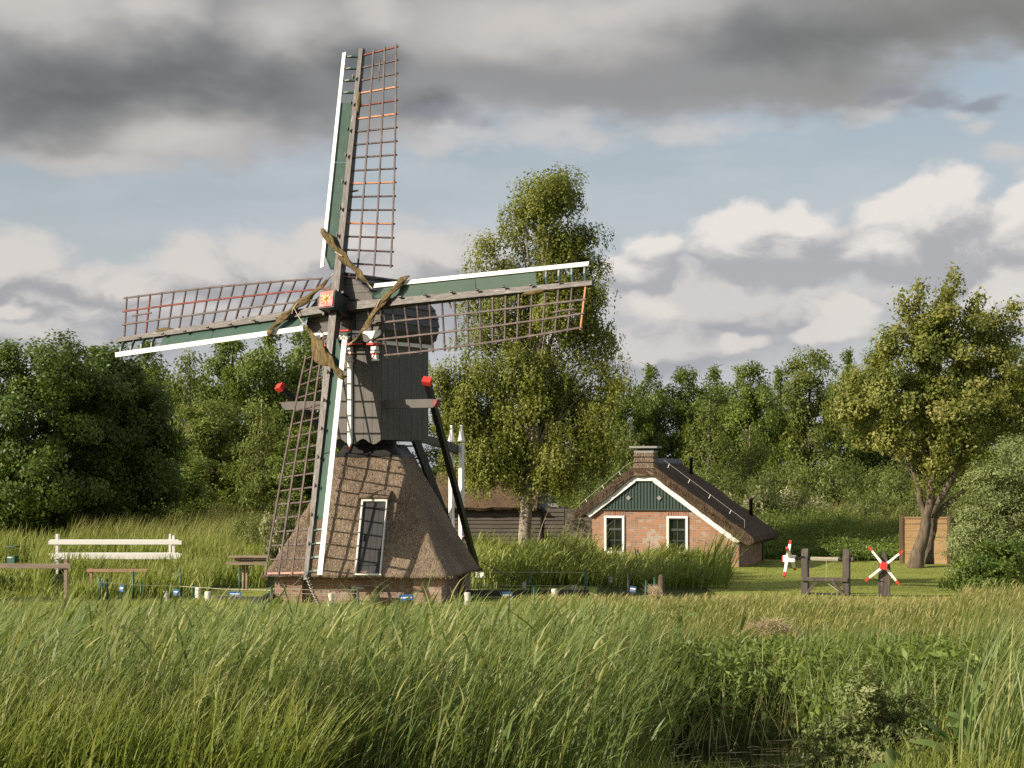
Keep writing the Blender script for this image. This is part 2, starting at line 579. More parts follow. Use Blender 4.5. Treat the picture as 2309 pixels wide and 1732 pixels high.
M['rope'] = mat_paint('pale_rope', (0.45, 0.41, 0.33), 0.9, 0.4, (0.2, 0.18, 0.14), (20, 20, 20), 0.1)
M['thatch'] = mat_thatch('reed_thatch', (0.048, 0.036, 0.026), (0.215, 0.162, 0.117), (0.48, 0.375, 0.285))
M['thatch_dark'] = mat_thatch('old_thatch', (0.030, 0.022, 0.016), (0.095, 0.066, 0.046), (0.20, 0.145, 0.10))
M['thatch_brown'] = mat_thatch('brown_thatch', (0.06, 0.040, 0.024), (0.175, 0.115, 0.068), (0.30, 0.21, 0.13))
M['brick'] = mat_brick('house_brick', (0.37, 0.175, 0.095), (0.270, 0.150, 0.092), (0.33, 0.285, 0.23), (0.24, 0.068), 0.45)
M['brick_mill'] = mat_brick('mill_brick', (0.30, 0.165, 0.12), (0.23, 0.14, 0.105), (0.33, 0.29, 0.25), (0.22, 0.075), 0.35, dark=0.5)
M['plank_dark'] = mat_wood('dark_weatherboard', (0.045, 0.038, 0.032), (0.085, 0.072, 0.062), (0.13, 0.112, 0.097), (1.2, 1.2, 14), 0.7)
M['plank_grey'] = mat_wood('grey_oak', (0.14, 0.105, 0.075), (0.25, 0.195, 0.145), (0.36, 0.29, 0.22), (1.5, 12, 12), 0.75)
M['plank_pink'] = mat_wood('new_brown_rail', (0.25, 0.14, 0.09), (0.36, 0.22, 0.15), (0.44, 0.29, 0.21), (1.5, 12, 12), 0.75)
M['gable'] = mat_paint('gable_green', (0.042, 0.070, 0.060), 0.5, 0.25, (0.07, 0.09, 0.08), (8, 8, 1))
M['slate'] = mat_paint('zinc_slab', (0.25, 0.25, 0.24), 0.6, 0.3, (0.15, 0.14, 0.13))
M['tile_dark'] = mat_paint('dark_ridge_tile', (0.045, 0.042, 0.042), 0.55, 0.3, (0.09, 0.08, 0.07))
M['windlass'] = mat_wood('brown_black_timber', (0.030, 0.024, 0.021), (0.070, 0.056, 0.048), (0.125, 0.10, 0.085), (14, 14, 1.5), 0.6, 0.12, (0.3, 0.27, 0.24))
M['bark_birch'] = mat_wood('birch_bark', (0.055, 0.045, 0.036), (0.25, 0.21, 0.165), (0.48, 0.43, 0.36), (5, 5, 9), 0.85, 0)
M['bark'] = mat_wood('brown_bark', (0.035, 0.026, 0.018), (0.105, 0.080, 0.056), (0.20, 0.16, 0.115), (14, 14, 2.5), 0.9, 0)
M['bark_dark'] = mat_wood('dark_bark', (0.02, 0.016, 0.012), (0.055, 0.045, 0.034), (0.11, 0.092, 0.07), (12, 12, 2.5), 0.9, 0)
M['mat_reed'] = mat_wood('reed_mat', (0.30, 0.17, 0.08), (0.52, 0.33, 0.17), (0.66, 0.46, 0.27), (2, 2, 70), 0.8)
M['post_green'] = mat_paint('green_coated_post', (0.022, 0.085, 0.062), 0.45, 0.2, (0.05, 0.07, 0.05))
M['sign_blue'] = mat_paint('blue_enamel', (0.025, 0.12, 0.37), 0.35, 0.1, (0.05, 0.1, 0.2))
M['sign_navy'] = mat_paint('navy_enamel', (0.02, 0.06, 0.17), 0.4, 0.1, (0.04, 0.06, 0.1))
M['sign_white'] = mat_paint('sign_white', (0.75, 0.76, 0.76), 0.45, 0.08, (0.5, 0.5, 0.5))
M['sign_grey'] = mat_paint('sign_back_grey', (0.42, 0.42, 0.41), 0.5, 0.2, (0.28, 0.28, 0.28))
M['metal'] = mat_paint('dull_metal', (0.30, 0.29, 0.27), 0.4, 0.3, (0.12, 0.10, 0.09))
M['cabinet'] = mat_paint('cabinet_green', (0.02, 0.085, 0.06), 0.45, 0.2, (0.05, 0.08, 0.06))
M['straw'] = mat_wood('dry_straw', (0.34, 0.25, 0.15), (0.56, 0.43, 0.28), (0.72, 0.59, 0.42), (12, 12, 12), 0.9)
M['concrete'] = mat_paint('white_bollard', (0.62, 0.60, 0.54), 0.75, 0.7, (0.28, 0.26, 0.20), (9, 9, 5))

g = bpy.data.materials.new('window_glass')
g.use_nodes = True
gp = g.node_tree.nodes['Principled BSDF']
gp.inputs['Base Color'].default_value = (0.012, 0.016, 0.014, 1)
gp.inputs['Roughness'].default_value = 0.04
gp.inputs['Specular IOR Level'].default_value = 0.8
M['glass'] = g

M['leaf_oak'] = mat_leaf('oak_leaf', (0.036, 0.070, 0.012), (0.086, 0.138, 0.024), (0.175, 0.228, 0.046), 0.34, 0.45, 0.3)
M['leaf_alder'] = mat_leaf('alder_leaf', (0.054, 0.092, 0.014), (0.122, 0.178, 0.031), (0.220, 0.275, 0.058), 0.38, 0.5, 0.3)
M['leaf_olive'] = mat_leaf('olive_leaf', (0.068, 0.095, 0.018), (0.145, 0.180, 0.036), (0.235, 0.265, 0.066), 0.36, 0.5, 0.3)
M['leaf_birch'] = mat_leaf('birch_leaf', (0.085, 0.108, 0.016), (0.185, 0.212, 0.036), (0.310, 0.325, 0.072), 0.42, 0.48, 0.35)
M['leaf_maple'] = mat_leaf('maple_leaf', (0.105, 0.140, 0.024), (0.250, 0.268, 0.062), (0.46, 0.41, 0.15), 0.42, 0.5, 0.3)
M['leaf_willow'] = mat_leaf('willow_leaf', (0.110, 0.150, 0.050), (0.215, 0.262, 0.095), (0.36, 0.395, 0.175), 0.34)
M['leaf_scrub'] = mat_leaf('scrub_leaf', (0.070, 0.102, 0.022), (0.142, 0.182, 0.042), (0.24, 0.275, 0.085), 0.36)
M['leaf_fresh'] = mat_leaf('fresh_leaf', (0.060, 0.115, 0.018), (0.135, 0.205, 0.038), (0.24, 0.31, 0.075), 0.40)
M['leaf_elder'] = mat_leaf('elder_leaf', (0.065, 0.092, 0.022), (0.155, 0.185, 0.052), (0.60, 0.54, 0.36), 0.34)
M['reed'] = mat_leaf('reed_blade', (0.056, 0.104, 0.026), (0.150, 0.218, 0.060), (0.39, 0.385, 0.155), 0.44, 0.45, 0.3, (0.80, 1.0, 0.25, (0.36, 0.34, 0.16)))
M['reed_bright'] = mat_leaf('bright_reed_blade', (0.090, 0.135, 0.020), (0.215, 0.270, 0.052), (0.44, 0.42, 0.135), 0.45, 0.48, 0.3, (0.75, 1.0, 0.35, (0.42, 0.36, 0.16)))
M['meadow'] = mat_leaf('meadow_blade', (0.080, 0.125, 0.022), (0.190, 0.228, 0.052), (0.41, 0.345, 0.155), 0.42, 0.6, 0.2, (0.72, 1.0, 0.30, (0.42, 0.31, 0.165)))
M['lawn'] = mat_leaf('lawn_blade', (0.111, 0.168, 0.025), (0.204, 0.264, 0.048), (0.323, 0.344, 0.077), 0.30, 0.6, 0.2)
M['dock'] = mat_leaf('dock_leaf', (0.10, 0.16, 0.045), (0.17, 0.245, 0.075), (0.26, 0.33, 0.13), 0.35, 0.6, 0.15)
M['leaf_sallow'] = mat_leaf('sallow_leaf', (0.14, 0.175, 0.060), (0.25, 0.29, 0.110), (0.40, 0.43, 0.20), 0.40, 0.5, 0.25)


def mat_ground():
    m, k, p, co, _ = mat_new('grassy_soil')
    a = k.noise(co, 0.35, 6, 0.6)
    b = k.noise(co, 6.0, 6, 0.7)
    col = k.ramp(k.add(k.mul(a, 0.4), k.mul(b, 0.6)), [(0.35, (0.030, 0.034, 0.012)), (0.5, (0.055, 0.070, 0.020)), (0.65, (0.10, 0.105, 0.035))])
    k.put(p.inputs['Base Color'], col)
    p.inputs['Roughness'].default_value = 0.95
    p.inputs['Specular IOR Level'].default_value = 0.1
    bump(k, p, b, 0.8, 0.08)
    return m


def mat_lawn():
    m, k, p, co, _ = mat_new('mown_lawn')
    a = k.noise(co, 0.8, 5, 0.6)
    b = k.noise(k.scale(co, (9, 22, 9)), 1.0, 6, 0.7)
    col = k.ramp(k.add(k.mul(a, 0.4), k.mul(b, 0.6)), [(0.33, (0.15, 0.185, 0.030)), (0.5, (0.255, 0.280, 0.060)), (0.66, (0.34, 0.34, 0.105))])
    k.put(p.inputs['Base Color'], col)
    p.inputs['Roughness'].default_value = 0.9
    p.inputs['Specular IOR Level'].default_value = 0.15
    bump(k, p, b, 0.8, 0.05)
    return m


def mat_water():
    m, k, p, co, _ = mat_new('ditch_water')
    a = k.noise(k.scale(co, (1.5, 4, 1)), 2.0, 4, 0.5)
    k.put(p.inputs['Base Color'], (0.010, 0.011, 0.006, 1))
    p.inputs['Roughness'].default_value = 0.06
    p.inputs['IOR'].default_value = 1.33
    bump(k, p, a, 0.12, 0.02)
    return m


M['ground'], M['lawn_soil'], M['water'] = mat_ground(), mat_lawn(), mat_water()
M['door_black'] = mat_paint('black_door_boards', (0.030, 0.029, 0.031), 0.5, 0.3, (0.06, 0.055, 0.05), (3, 3, 6))


# ------------------------------------------------------------------ the windmill
TH, TAU, PHI = R(29.6), R(16.0), R(-4.0)
MILL = thing('windmill', 'small thatched windmill with dark green and white sails and grey plank upper house', 'windmill', (-2.98, 46.5, 0.0), -TH)
BROT = Matrix.Rotation(R(20.6), 4, 'Z')        # the thatched base faces the viewer more squarely than the sails


def xf(mb, mtx):
    mb.v = [tuple(mtx @ Vector(p)) for p in mb.v]
    return mb


def rr_ring(a, b, r, n, z):
    """rounded rectangle, half sizes a, b"""
    pts = []
    per = n // 4
    for q in range(4):
        sx, sy = ((1, 1), (-1, 1), (-1, -1), (1, -1))[q]
        straight = per // 2
        arc = per - straight
        cx, cy = sx * (a - r), sy * (b - r)
        for i in range(arc):
            t = (q + i / arc) * math.pi / 2
            pts.append((cx + r * math.cos(t), cy + r * math.sin(t), z))
        nx, ny = ((-1, 1), (-1, -1), (1, -1), (1, 1))[q]
        t = (q + 1) * math.pi / 2
        p0 = Vector((cx + r * math.cos(t), cy + r * math.sin(t), z))
        cx2, cy2 = nx * (a - r), ny * (b - r)
        p1 = Vector((cx2 + r * math.cos(t), cy2 + r * math.sin(t), z))
        for i in range(straight):
            pts.append(tuple(p0.lerp(p1, i / straight)))
    return pts


def build_base():
    mb = MB()
    A, B = 1.74, 1.66
    # recessed brick plinth and four corner piers standing proud of it
    mb.box((0, 0, 0.16), (2 * A - 0.22, 2 * B - 0.22, 0.92))
    brick = xf(mb, BROT).build('brick_plinth', M['brick_mill'], MILL)
    mb = MB()
    for sx in (-1, 1):
        for sy in (-1, 1):
            mb = MB()
            mb.box((sx * (A - 0.24), sy * (B - 0.24), 0.10), (0.60, 0.60, 0.96))
            xf(mb, BROT).build('corner_pier', M['brick_mill'], MILL, bevel=0.008)
    # thatch: loft with small unevenness
    rings = []
    n, lv = 144, 40
    zb, zt = 0.56, 3.12
    prof = []
    for i in range(lv + 1):
        t = i / lv
        z = zb + (zt - zb) * t
        fl = 0.12 * (1 - t) ** 5
        prof.append((1.94 + (0.705 - 1.94) * t + fl * 0.6, 1.90 + (0.785 - 1.90) * t + fl * 0.6, 0.08 + 0.07 * (1 - t), z))
    prof = [(1.62, 1.56, 0.1, zb + 0.05), (1.84, 1.80, 0.15, zb - 0.015)] + prof
    for a, b, r, z in prof:
        rings.append(rr_ring(a, b, r, n, z))
    m_ = len(rings[0])
    mb = MB()
    vs = []
    for ri, rg in enumerate(rings):
        for (x, y, z) in rg:
            d = 0.0
            if ri > 0:
                d = 0.030 * mnoise.noise(Vector((x * 2.2, y * 2.2, z * 1.2))) + 0.017 * mnoise.noise(Vector((x * 14, y * 14, z * 3)))
            L = math.hypot(x, y)
            dz = 0.03 * mnoise.noise(Vector((x * 9, y * 9, 3))) if ri in (1, 2) else 0
            vs.append((x + x / L * d, y + y / L * d, z + dz))
    fs = []
    for i in range(len(rings) - 1):
        for j in range(m_):
            a, b = i * m_ + j, i * m_ + (j + 1) % m_
            fs.append((a, b, b + m_, a + m_))
    mb.add(vs, fs)
    # loose straw ends along the eave and up the ridges
    rnd = random.Random(5)
    for j in range(260):
        q = rings[2][rnd.randrange(m_)]
        x, y = q[0] + rnd.uniform(-.05, .05), q[1] + rnd.uniform(-.05, .05)
        L = math.hypot(x, y)
        z = zb + rnd.uniform(-.01, .05)
        dx, dy = x / L, y / L
        ln = rnd.uniform(.02, .05)
        mb.beam((x, y, z), (x + dx * ln * .5, y + dy * ln * .5, z - ln), .012, .012)
    th = xf(mb, BROT).build('thatch_skirt', M['thatch'], MILL, smooth=False)
    th.data.polygons.foreach_set('use_smooth', [True] * len(th.data.polygons))
    # dark boarded collar on top of the thatch
    mb = MB()
    c0, c1 = rr_ring(0.74, 0.82, 0.06, 48, 3.09), rr_ring(0.70, 0.77, 0.05, 48, 3.16)
    c2, c3 = rr_ring(0.66, 0.73, 0.05, 48, 3.165), rr_ring(0.55, 0.62, 0.05, 48, 3.36)
    k_ = len(c0)
    allv = c0 + c1 + c2 + c3
    fs = [(i * k_ + j, i * k_ + (j + 1) % k_, (i + 1) * k_ + (j + 1) % k_, (i + 1) * k_ + j) for i in range(3) for j in range(k_)]
    fs.append(tuple(3 * k_ + j for j in range(k_)))
    mb.add(allv, fs)
    xf(mb, BROT).build('collar', M['black'], MILL)
    mb = MB()
    mb.lathe([(0.46, 3.30), (0.46, 3.52)], n=20)
    mb.build('turning_ring', M['black'], MILL)

    # door let into the sloping front
    sl = (1.90 - 0.785) / (zt - zb)
    tilt = math.atan(sl)
    zb_d, zt_d = 0.60, 2.16
    yb = -(1.90 - (zb_d - zb) * sl) - 0.065
    org = Matrix.Translation((0.27, yb, zb_d)) @ Matrix.Rotation(-tilt, 4, 'X')
    Ld = (zt_d - zb_d) / math.cos(tilt)
    w = 0.56
    lm = BROT @ org
    d = MB()
    nb = 4
    for i in range(nb):
        ww = (w - .1) / nb
        d.box((-w / 2 + .05 + ww * (i + .5), 0.015, Ld / 2), (ww - .006, 0.04, Ld - .10))
    door = d.build('door', M['door_black'], MILL, mat_local=lm)
    fr = MB()
    fr.box((-w / 2 + .018, -0.01, Ld / 2), (0.036, 0.10, Ld))
    fr.box((w / 2 - .012, -0.01, Ld / 2), (0.022, 0.10, Ld))
    fr.box((0, -0.012, Ld - .02), (w - .06, 0.096, 0.038))
    fr.box((0, -0.03, -.005), (w + .04, 0.12, 0.03))
    fo = fr.build('door_frame', M['white_post'], door)
    h = MB()
    h.beam((-w / 2 + .12, -.025, Ld * .45), (-w / 2 + .12, -.025, Ld * .55), .025, .03)
    h.build('handle', M['black'], door)
    for fz in (.90, .14):
        hg = MB()
        hg.box((0, -.014, Ld * fz), (w - .14, .014, .03))
        hg.build('hinge_strap', M['black'], door)
    # thatch brow over the door
    bw_ = MB()
    nn = 16
    vs = []
    for i in range(nn + 1):
        x = -w / 2 - .05 + (w + .10) * i / nn
        e = .012 * mnoise.noise(Vector((x * 12, 3, 1)))
        bend_ = .03 * (1 - (2 * i / nn - 1) ** 2)
        vs += [(x, .05, Ld + .26), (x, -.035 - e, Ld + .16 + bend_), (x, -.105 - e, Ld + .01 + bend_ + e), (x, -.05, Ld + .0), (x, .05, Ld + .02)]
    bw_.add(vs, [(i * 5 + j, (i + 1) * 5 + j, (i + 1) * 5 + (j + 1) % 5, i * 5 + (j + 1) % 5) for i in range(nn) for j in range(5)])
    bw_.build('thatch_brow', M['thatch'], th, mat_local=lm)
    # step plank under the door
    s = MB()
    s.box((0.22, -2.03, 0.36), (0.66, 0.26, 0.055))
    st = xf(s, BROT).build('door_step', M['plank_dark'], MILL)
    for sx in (-.02, .46):
        s = MB()
        s.box((sx + .01, -2.03, 0.12), (0.07, 0.2, 0.425))
        xf(s, BROT).build('step_leg', M['plank_grey'], st)


build_base()

BW, BD = 1.52, 1.91                 # upper house
BZ0, BZ1 = 3.47, 5.58


def build_body():
    core = MB()
    core.box((0, 0.0, (BZ0 + BZ1) / 2 + .02), (BW - .06, BD - .06, BZ1 - BZ0 - .04))
    body = core.build('upper_house', M['grey'], MILL)
    front = MB()
    n = 7
    pw = BW / n

    def wave(x):
        u = abs(x) / (BW / 2)
        return BZ0 - 0.055 + 0.058 * math.cos((u - 0.40) * 2 * math.pi / 0.72) * (1 if u > 0.04 else 0)
    for i in range(n):
        x0, x1 = -BW / 2 + i * pw + .004, -BW / 2 + (i + 1) * pw - .004
        bot = [(x0 + (x1 - x0) * j / 8, wave(x0 + (x1 - x0) * j / 8)) for j in range(9)]
        poly = [(x1, BZ1), (x0, BZ1)] + bot
        front.prism(poly, 'y', -BD / 2 - .005 - (i % 2) * .002, -BD / 2 + .028)
    front.build('front_boarding', M['grey'], body)
    for sgn, nm in ((1, 'side_boarding'), (-1, 'side_boarding')):
        sd = MB()
        nb = 8
        bw = BD / nb
        for i in range(nb):
            y0 = -BD / 2 + .03 + i * (BD - .03) / nb
            sd.box((sgn * (BW / 2 - .012), y0 + bw / 2 - .004, (BZ0 + BZ1) / 2 - .01), (0.034 + (i % 2) * .004, bw - .012, BZ1 - BZ0 + .02))
        sd.build(nm, M['grey'], body)
    # white vertical finial board in the middle of the front
    m = MB()
    m.box((0.0, -BD / 2 - .045, 4.42), (0.105, 0.07, 2.06))
    m.prism([(-.0525, 3.39), (0, 3.29), (.0525, 3.39)], 'y', -BD / 2 - .08, -BD / 2 - .01)
    mk = m.build('centre_post', M['white'], MILL, bevel=.012)
    m = MB()
    m.sphere((0, -BD / 2 - .045, 3.275), .028)
    m.build('post_tip', M['red'], mk, smooth=True)
    # corbels under the cap: white blocks, a red strip
    for x in (-BW / 2 + .10, 0.0, BW / 2 - .10):
        m = MB()
        yy = -BD / 2 - .075
        m.box((x, yy - .03, 5.57), (0.25 if x else 0.15, 0.20, 0.13))
        m.box((x, yy, 5.40), (0.135, 0.13, 0.10))
        m.box((x, yy + .006, 5.315), (0.165, 0.13, 0.045))
        m.box((x, yy + .012, 5.23), (0.115, 0.11, 0.10))
        m.box((x, yy + .018, 5.15), (0.14, 0.11, 0.05))
        cb = m.build('corbel', M['white'], MILL, bevel=.01)
        m = MB()
        m.box((x, yy - .02, 5.483), (0.265 if x else 0.16, 0.215, 0.035))
        m.build('red_moulding', M['red'], cb)
        m = MB()
        m.box((x, yy + .004, 5.275), (0.14, 0.12, 0.02))
        m.build('red_moulding', M['red'], cb)


build_body()


def build_cap():
    # half profile (x, z), from the eave round the belly to the ridge
    prof = [(0.79, 5.56), (0.90, 5.66), (0.965, 5.80), (0.985, 5.95), (0.965, 6.12), (0.89, 6.30), (0.76, 6.46), (0.58, 6.62), (0.38, 6.78), (0.20, 6.90), (0.0, 6.96)]
    full = [(-x, z) for x, z in prof] + [(x, z) for x, z in reversed(prof[:-1])]
    y0, y1 = -1.16, 1.02
    cap = MB()
    inner = [(x * .965, z - .012) for x, z in full]
    cap.prism(inner, 'y', y0 + .05, y1 - .03)
    capo = cap.build('cap', M['darkgrey'], MILL)
    # overlapping roof boards, one strip per facet
    bd = MB()
    for sgn in (-1, 1):
        for i in range(len(prof) - 1):
            (xa, za), (xb, zb_) = prof[i], prof[i + 1]
            d = Vector((xb - xa, zb_ - za)).normalized()
            nrm = Vector((d.y, -d.x))
            o0, o1 = 0.030, 0.006
            pa, pb = Vector((xa, za)) - d * .015, Vector((xb, zb_)) + d * .004
            poly = [pa - nrm * .012, pa + nrm * o0, pb + nrm * o1, pb - nrm * .012]
            bd.prism([(sgn * q.x, q.y) for q in poly], 'y', y0 - .01 - (i % 2) * .002, y1 + (i % 2) * .002)
    bd.build('roof_boards', M['darkgrey'], capo)
    # ridge board
    rb = MB()
    rb.prism([(-.16, 6.955), (-.16, 6.99), (0, 7.035), (.16, 6.99), (.16, 6.955)], 'y', y0 - .08, y1 + .04)
    rb.build('ridge_board', M['black'], capo)
    # front gable: horizontal boards above, plain boards lower down
    gb = MB()
    zs = [5.74, 5.98, 6.20, 6.40, 6.58, 6.76, 6.93]

    def half(z):
        for (xa, za), (xb, zb_) in zip(prof, prof[1:]):
            if za <= z <= zb_:
                return xa + (xb - xa) * (z - za) / (zb_ - za)
        return 0.05
    for i in range(len(zs) - 1):
        za, zb_ = zs[i], zs[i + 1] - .008
        k_ = 6
        R_ = [(half(za + (zb_ - za) * j / k_) - .015, za + (zb_ - za) * j / k_) for j in range(k_ + 1)]
        poly = R_ + [(-x, z) for x, z in reversed(R_)]
        gb.prism(poly, 'y', y0 - .035 + (i % 2) * .003, y0 + .06)
    gb.build('gable_boards', M['grey'], capo)
    # white ogee moulding under the gable, from the middle out to the corners
    for sgn in (-1, 1):
        og = MB()
        up = [(.20, 5.775), (.40, 5.765), (.60, 5.75), (.80, 5.755), (.93, 5.77)]
        lo = [(.90, 5.66), (.80, 5.60), (.66, 5.585), (.60, 5.66), (.52, 5.70), (.36, 5.715), (.20, 5.72)]
        og.prism([(sgn * x, z) for x, z in up + lo], 'y', y0 - .062, y0 + .02)
        og.build('ogee_moulding', M['white'], capo, bevel=.006)
        gp_ = MB()
        pts = [(.19, 5.72), (.36, 5.712), (.52, 5.695), (.60, 5.655), (.655, 5.585), (.55, 5.52), (.44, 5.555), (.33, 5.51), (.19, 5.50)]
        gp_.prism([(sgn * x, z) for x, z in pts], 'y', y0 - .03, y0 + .10)
        gp_.build('scroll_board', M['grey'], capo)
        # long white fascia under each side of the cap
        fa = MB()
        fa.box((sgn * .80, 0.02, 5.535), (0.05, BD + .1, 0.115))
        fa.build('side_fascia', M['white'], capo)
    rl = MB()
    rl.box((0, y0 - .02, 5.492), (0.86, 0.06, 0.022))
    rl.build('red_moulding', M['red'], capo)
    rl = MB()
    rl.box((0.02, y0 - .055, 5.785), (0.34, 0.03, 0.03))
    rl.build('red_moulding', M['red'], capo)
    # name board with arched top, gothic-like lettering
    nb = MB()
    w = .39
    top = [(w * math.cos(a), 5.655 + .085 * math.sin(a) ** .7) for a in (math.pi * i / 20 for i in range(21))]
    top = [(x, z if not isinstance(z, complex) else 5.655) for x, z in top]
    poly = [(w, 5.575)] + top + [(-w, 5.575)]
    nb.prism(poly, 'y', y0 - .115, y0 - .062)
    no = nb.build('name_board', M['greenblack'], MILL)
    cu = bpy.data.curves.new('name_text', 'FONT')
    cu.body = 'de Wicher 82'
    cu.size = .135
    cu.align_x = 'CENTER'
    cu.extrude = .006
    cu.offset = .0015
    to = bpy.data.objects.new('tmp', cu)
    COL.objects.link(to)
    bpy.context.view_layer.update()
    me = bpy.data.meshes.new_from_object(to.evaluated_get(bpy.context.evaluated_depsgraph_get()))
    bpy.data.objects.remove(to)
    me.materials.clear()
    me.materials.append(M['white'])
    lo_ = bpy.data.objects.new('lettering', me)
    COL.objects.link(lo_)
    lo_.parent = no
    lo_.matrix_local = Matrix.Translation((0, y0 - .118, 5.592)) @ Matrix.Rotation(R(90), 4, 'X')
    # black recess behind the hub
    rc = MB()
    rc.box((0.02, y0 - .045, 6.12), (0.52, 0.03, 0.62))
    rc.build('shaft_opening', M['black'], capo)


build_cap()


def build_tail():
    # cross beam with moulded red ends
    yb, zb = -0.74, 4.21
    cb = MB()
    cb.box((0.07, yb, zb), (3.82, 0.17, 0.185))
    co = cb.build('cross_beam', M['grey'], MILL, bevel=.008)
    for sx in (-1, 1):
        e = MB()
        x0 = 0.07 + sx * 1.91
        pts = [(0, .083), (.10, .083), (.10, .045), (.085, .035), (.085, -.005), (.05, -.02), (.05, -.05), (.015, -.06), (.015, -.083), (0, -.083)]
        e.prism([(x0 + sx * a, zb + b) for a, b in pts], 'y', yb - .087, yb + .087)
        e.build('beam_end', M['darkred'] if sx > 0 else M['grey'], co)
    # long braces with red heads, down to the foot of the tail
    foot = Vector((0.0, 4.15, 0.45))
    for sx in (-1, 1):
        top = Vector((1.72, -0.62, 4.66)) if sx > 0 else Vector((-2.12, -0.55, 4.60))
        d = (top - foot).normalized()
        b = MB()
        b.beam(foot + Vector((sx * .12, 0, 0)), top, .13, .115, up=(1, 0, 0))
        bo = b.build('tail_brace', M['black'], MILL)
        h = MB()
        h.beam(top - d * .02, top + d * .105, .15, .19, up=(1, 0, 0))
        h.build('red_brace_head', M['red'], bo)
    # curved tail beam
    t = MB()
    pth = [(-0.0, .70, 3.52), (0, 1.5, 3.52), (0, 2.2, 3.48), (0, 2.9, 3.38), (0, 3.55, 3.24)]
    for a, b in zip(pth, pth[1:]):
        a, b = Vector(a), Vector(b)
        t.beam(a, b + (b - a).normalized() * .01, .17, .17)
    t.build('tail_beam', M['grey'], MILL)
    for sx in (-1, 1):
        p = MB()
        x = sx * .135
        y = 3.42
        p.box((x, y, 2.20), (.098, .12, 2.42))
        p.box((x, y, 3.47), (.125, .145, .045))
        q0 = [(-.049, -.06), (.049, -.06), (.049, .06), (-.049, .06)]
        base = [(x + a * 1.05, y + b * 1.05, 3.49) for a, b in q0]
        tip = [(x + a * .45, y + b * .45, 3.80) for a, b in q0]
        p.add(base + tip, [(0, 1, 5, 4), (1, 2, 6, 5), (2, 3, 7, 6), (3, 0, 4, 7), (4, 5, 6, 7)])
        p.box((x, y, 3.815), (.05, .06, .05))
        p.build('tail_post', M['white'], MILL, bevel=.008)
    w = MB()
    w.tube([(-.3, 3.42, 1.25), (.3, 3.42, 1.25)], .06, 10)
    w.build('tail_winch', M['darkred'], MILL)
    # rear stair
    for sx in (-1, 1):
        s = MB()
        s.beam((sx * .40, .98, 3.50), (sx * .40, 3.05, .60), .07, .24)
        st = s.build('stair_stringer', M['black'], MILL)
    for i in range(10):
        f = (i + .6) / 10.5
        tr = MB()
        tr.box((0, .98 + 2.07 * f, 3.50 - 2.9 * f), (.73, .20, .035))
        tr.build('stair_tread', M['black'], MILL)


build_tail()

# ---- rotor
CL = Vector((0, -1.42, 6.28))
n_l = Vector((0, -math.cos(TAU), math.sin(TAU)))
h_l = Vector((1, 0, 0))
u_l = h_l.cross(n_l) * -1
u_l = Vector((0, math.sin(TAU), math.cos(TAU)))
Vv = u_l * math.cos(PHI) + h_l * math.sin(PHI)
Hh = h_l * math.cos(PHI) - u_l * math.sin(PHI)


def frame(s, t, n, o):
    m = Matrix.Identity(4)
    for i, c in enumerate((t, s, n)):
        for j in range(3):
            m[j][i] = c[j]
    for j in range(3):
        m[j][3] = o[j]
    return m


def build_head():
    fm = frame(Vv, Hh, n_l, CL)
    s = MB()
    s.tube([(0, 0, -.65), (0, 0, -.20)], .17, 12)
    s.box((0, 0, .06), (.40, .40, .82))
    w = s.build('windshaft', M['greenblack'], MILL, mat_local=fm, bevel=.012)
    p = MB()
    p.box((0, 0, .48), (.345, .345, .03))
    pl = p.build('red_plate', M['red'], w, bevel=.006)
    g_ = MB()
    pts = []
    for i in range(16):
        a = math.pi / 8 * i + .1
        r = .148 if i % 2 == 0 else .045
        pts.append((r * math.cos(a), r * math.sin(a)))
    g_.prism(pts, 'z', .495, .512)
    g_.lathe([(.052, .508), (.050, .525), (.035, .545), (.012, .555)], n=14)
    g_.build('gold_sun', M['gold'], w)
    for sx in (-1, 1):
        for sy in (-1, 1):
            k_ = MB()
            k_.beam((sx * .22, sy * .22, -.02), (sx * .22, sy * .22, .24), .05, .05)
            k_.build('wedge', M['black'], w)


build_head()


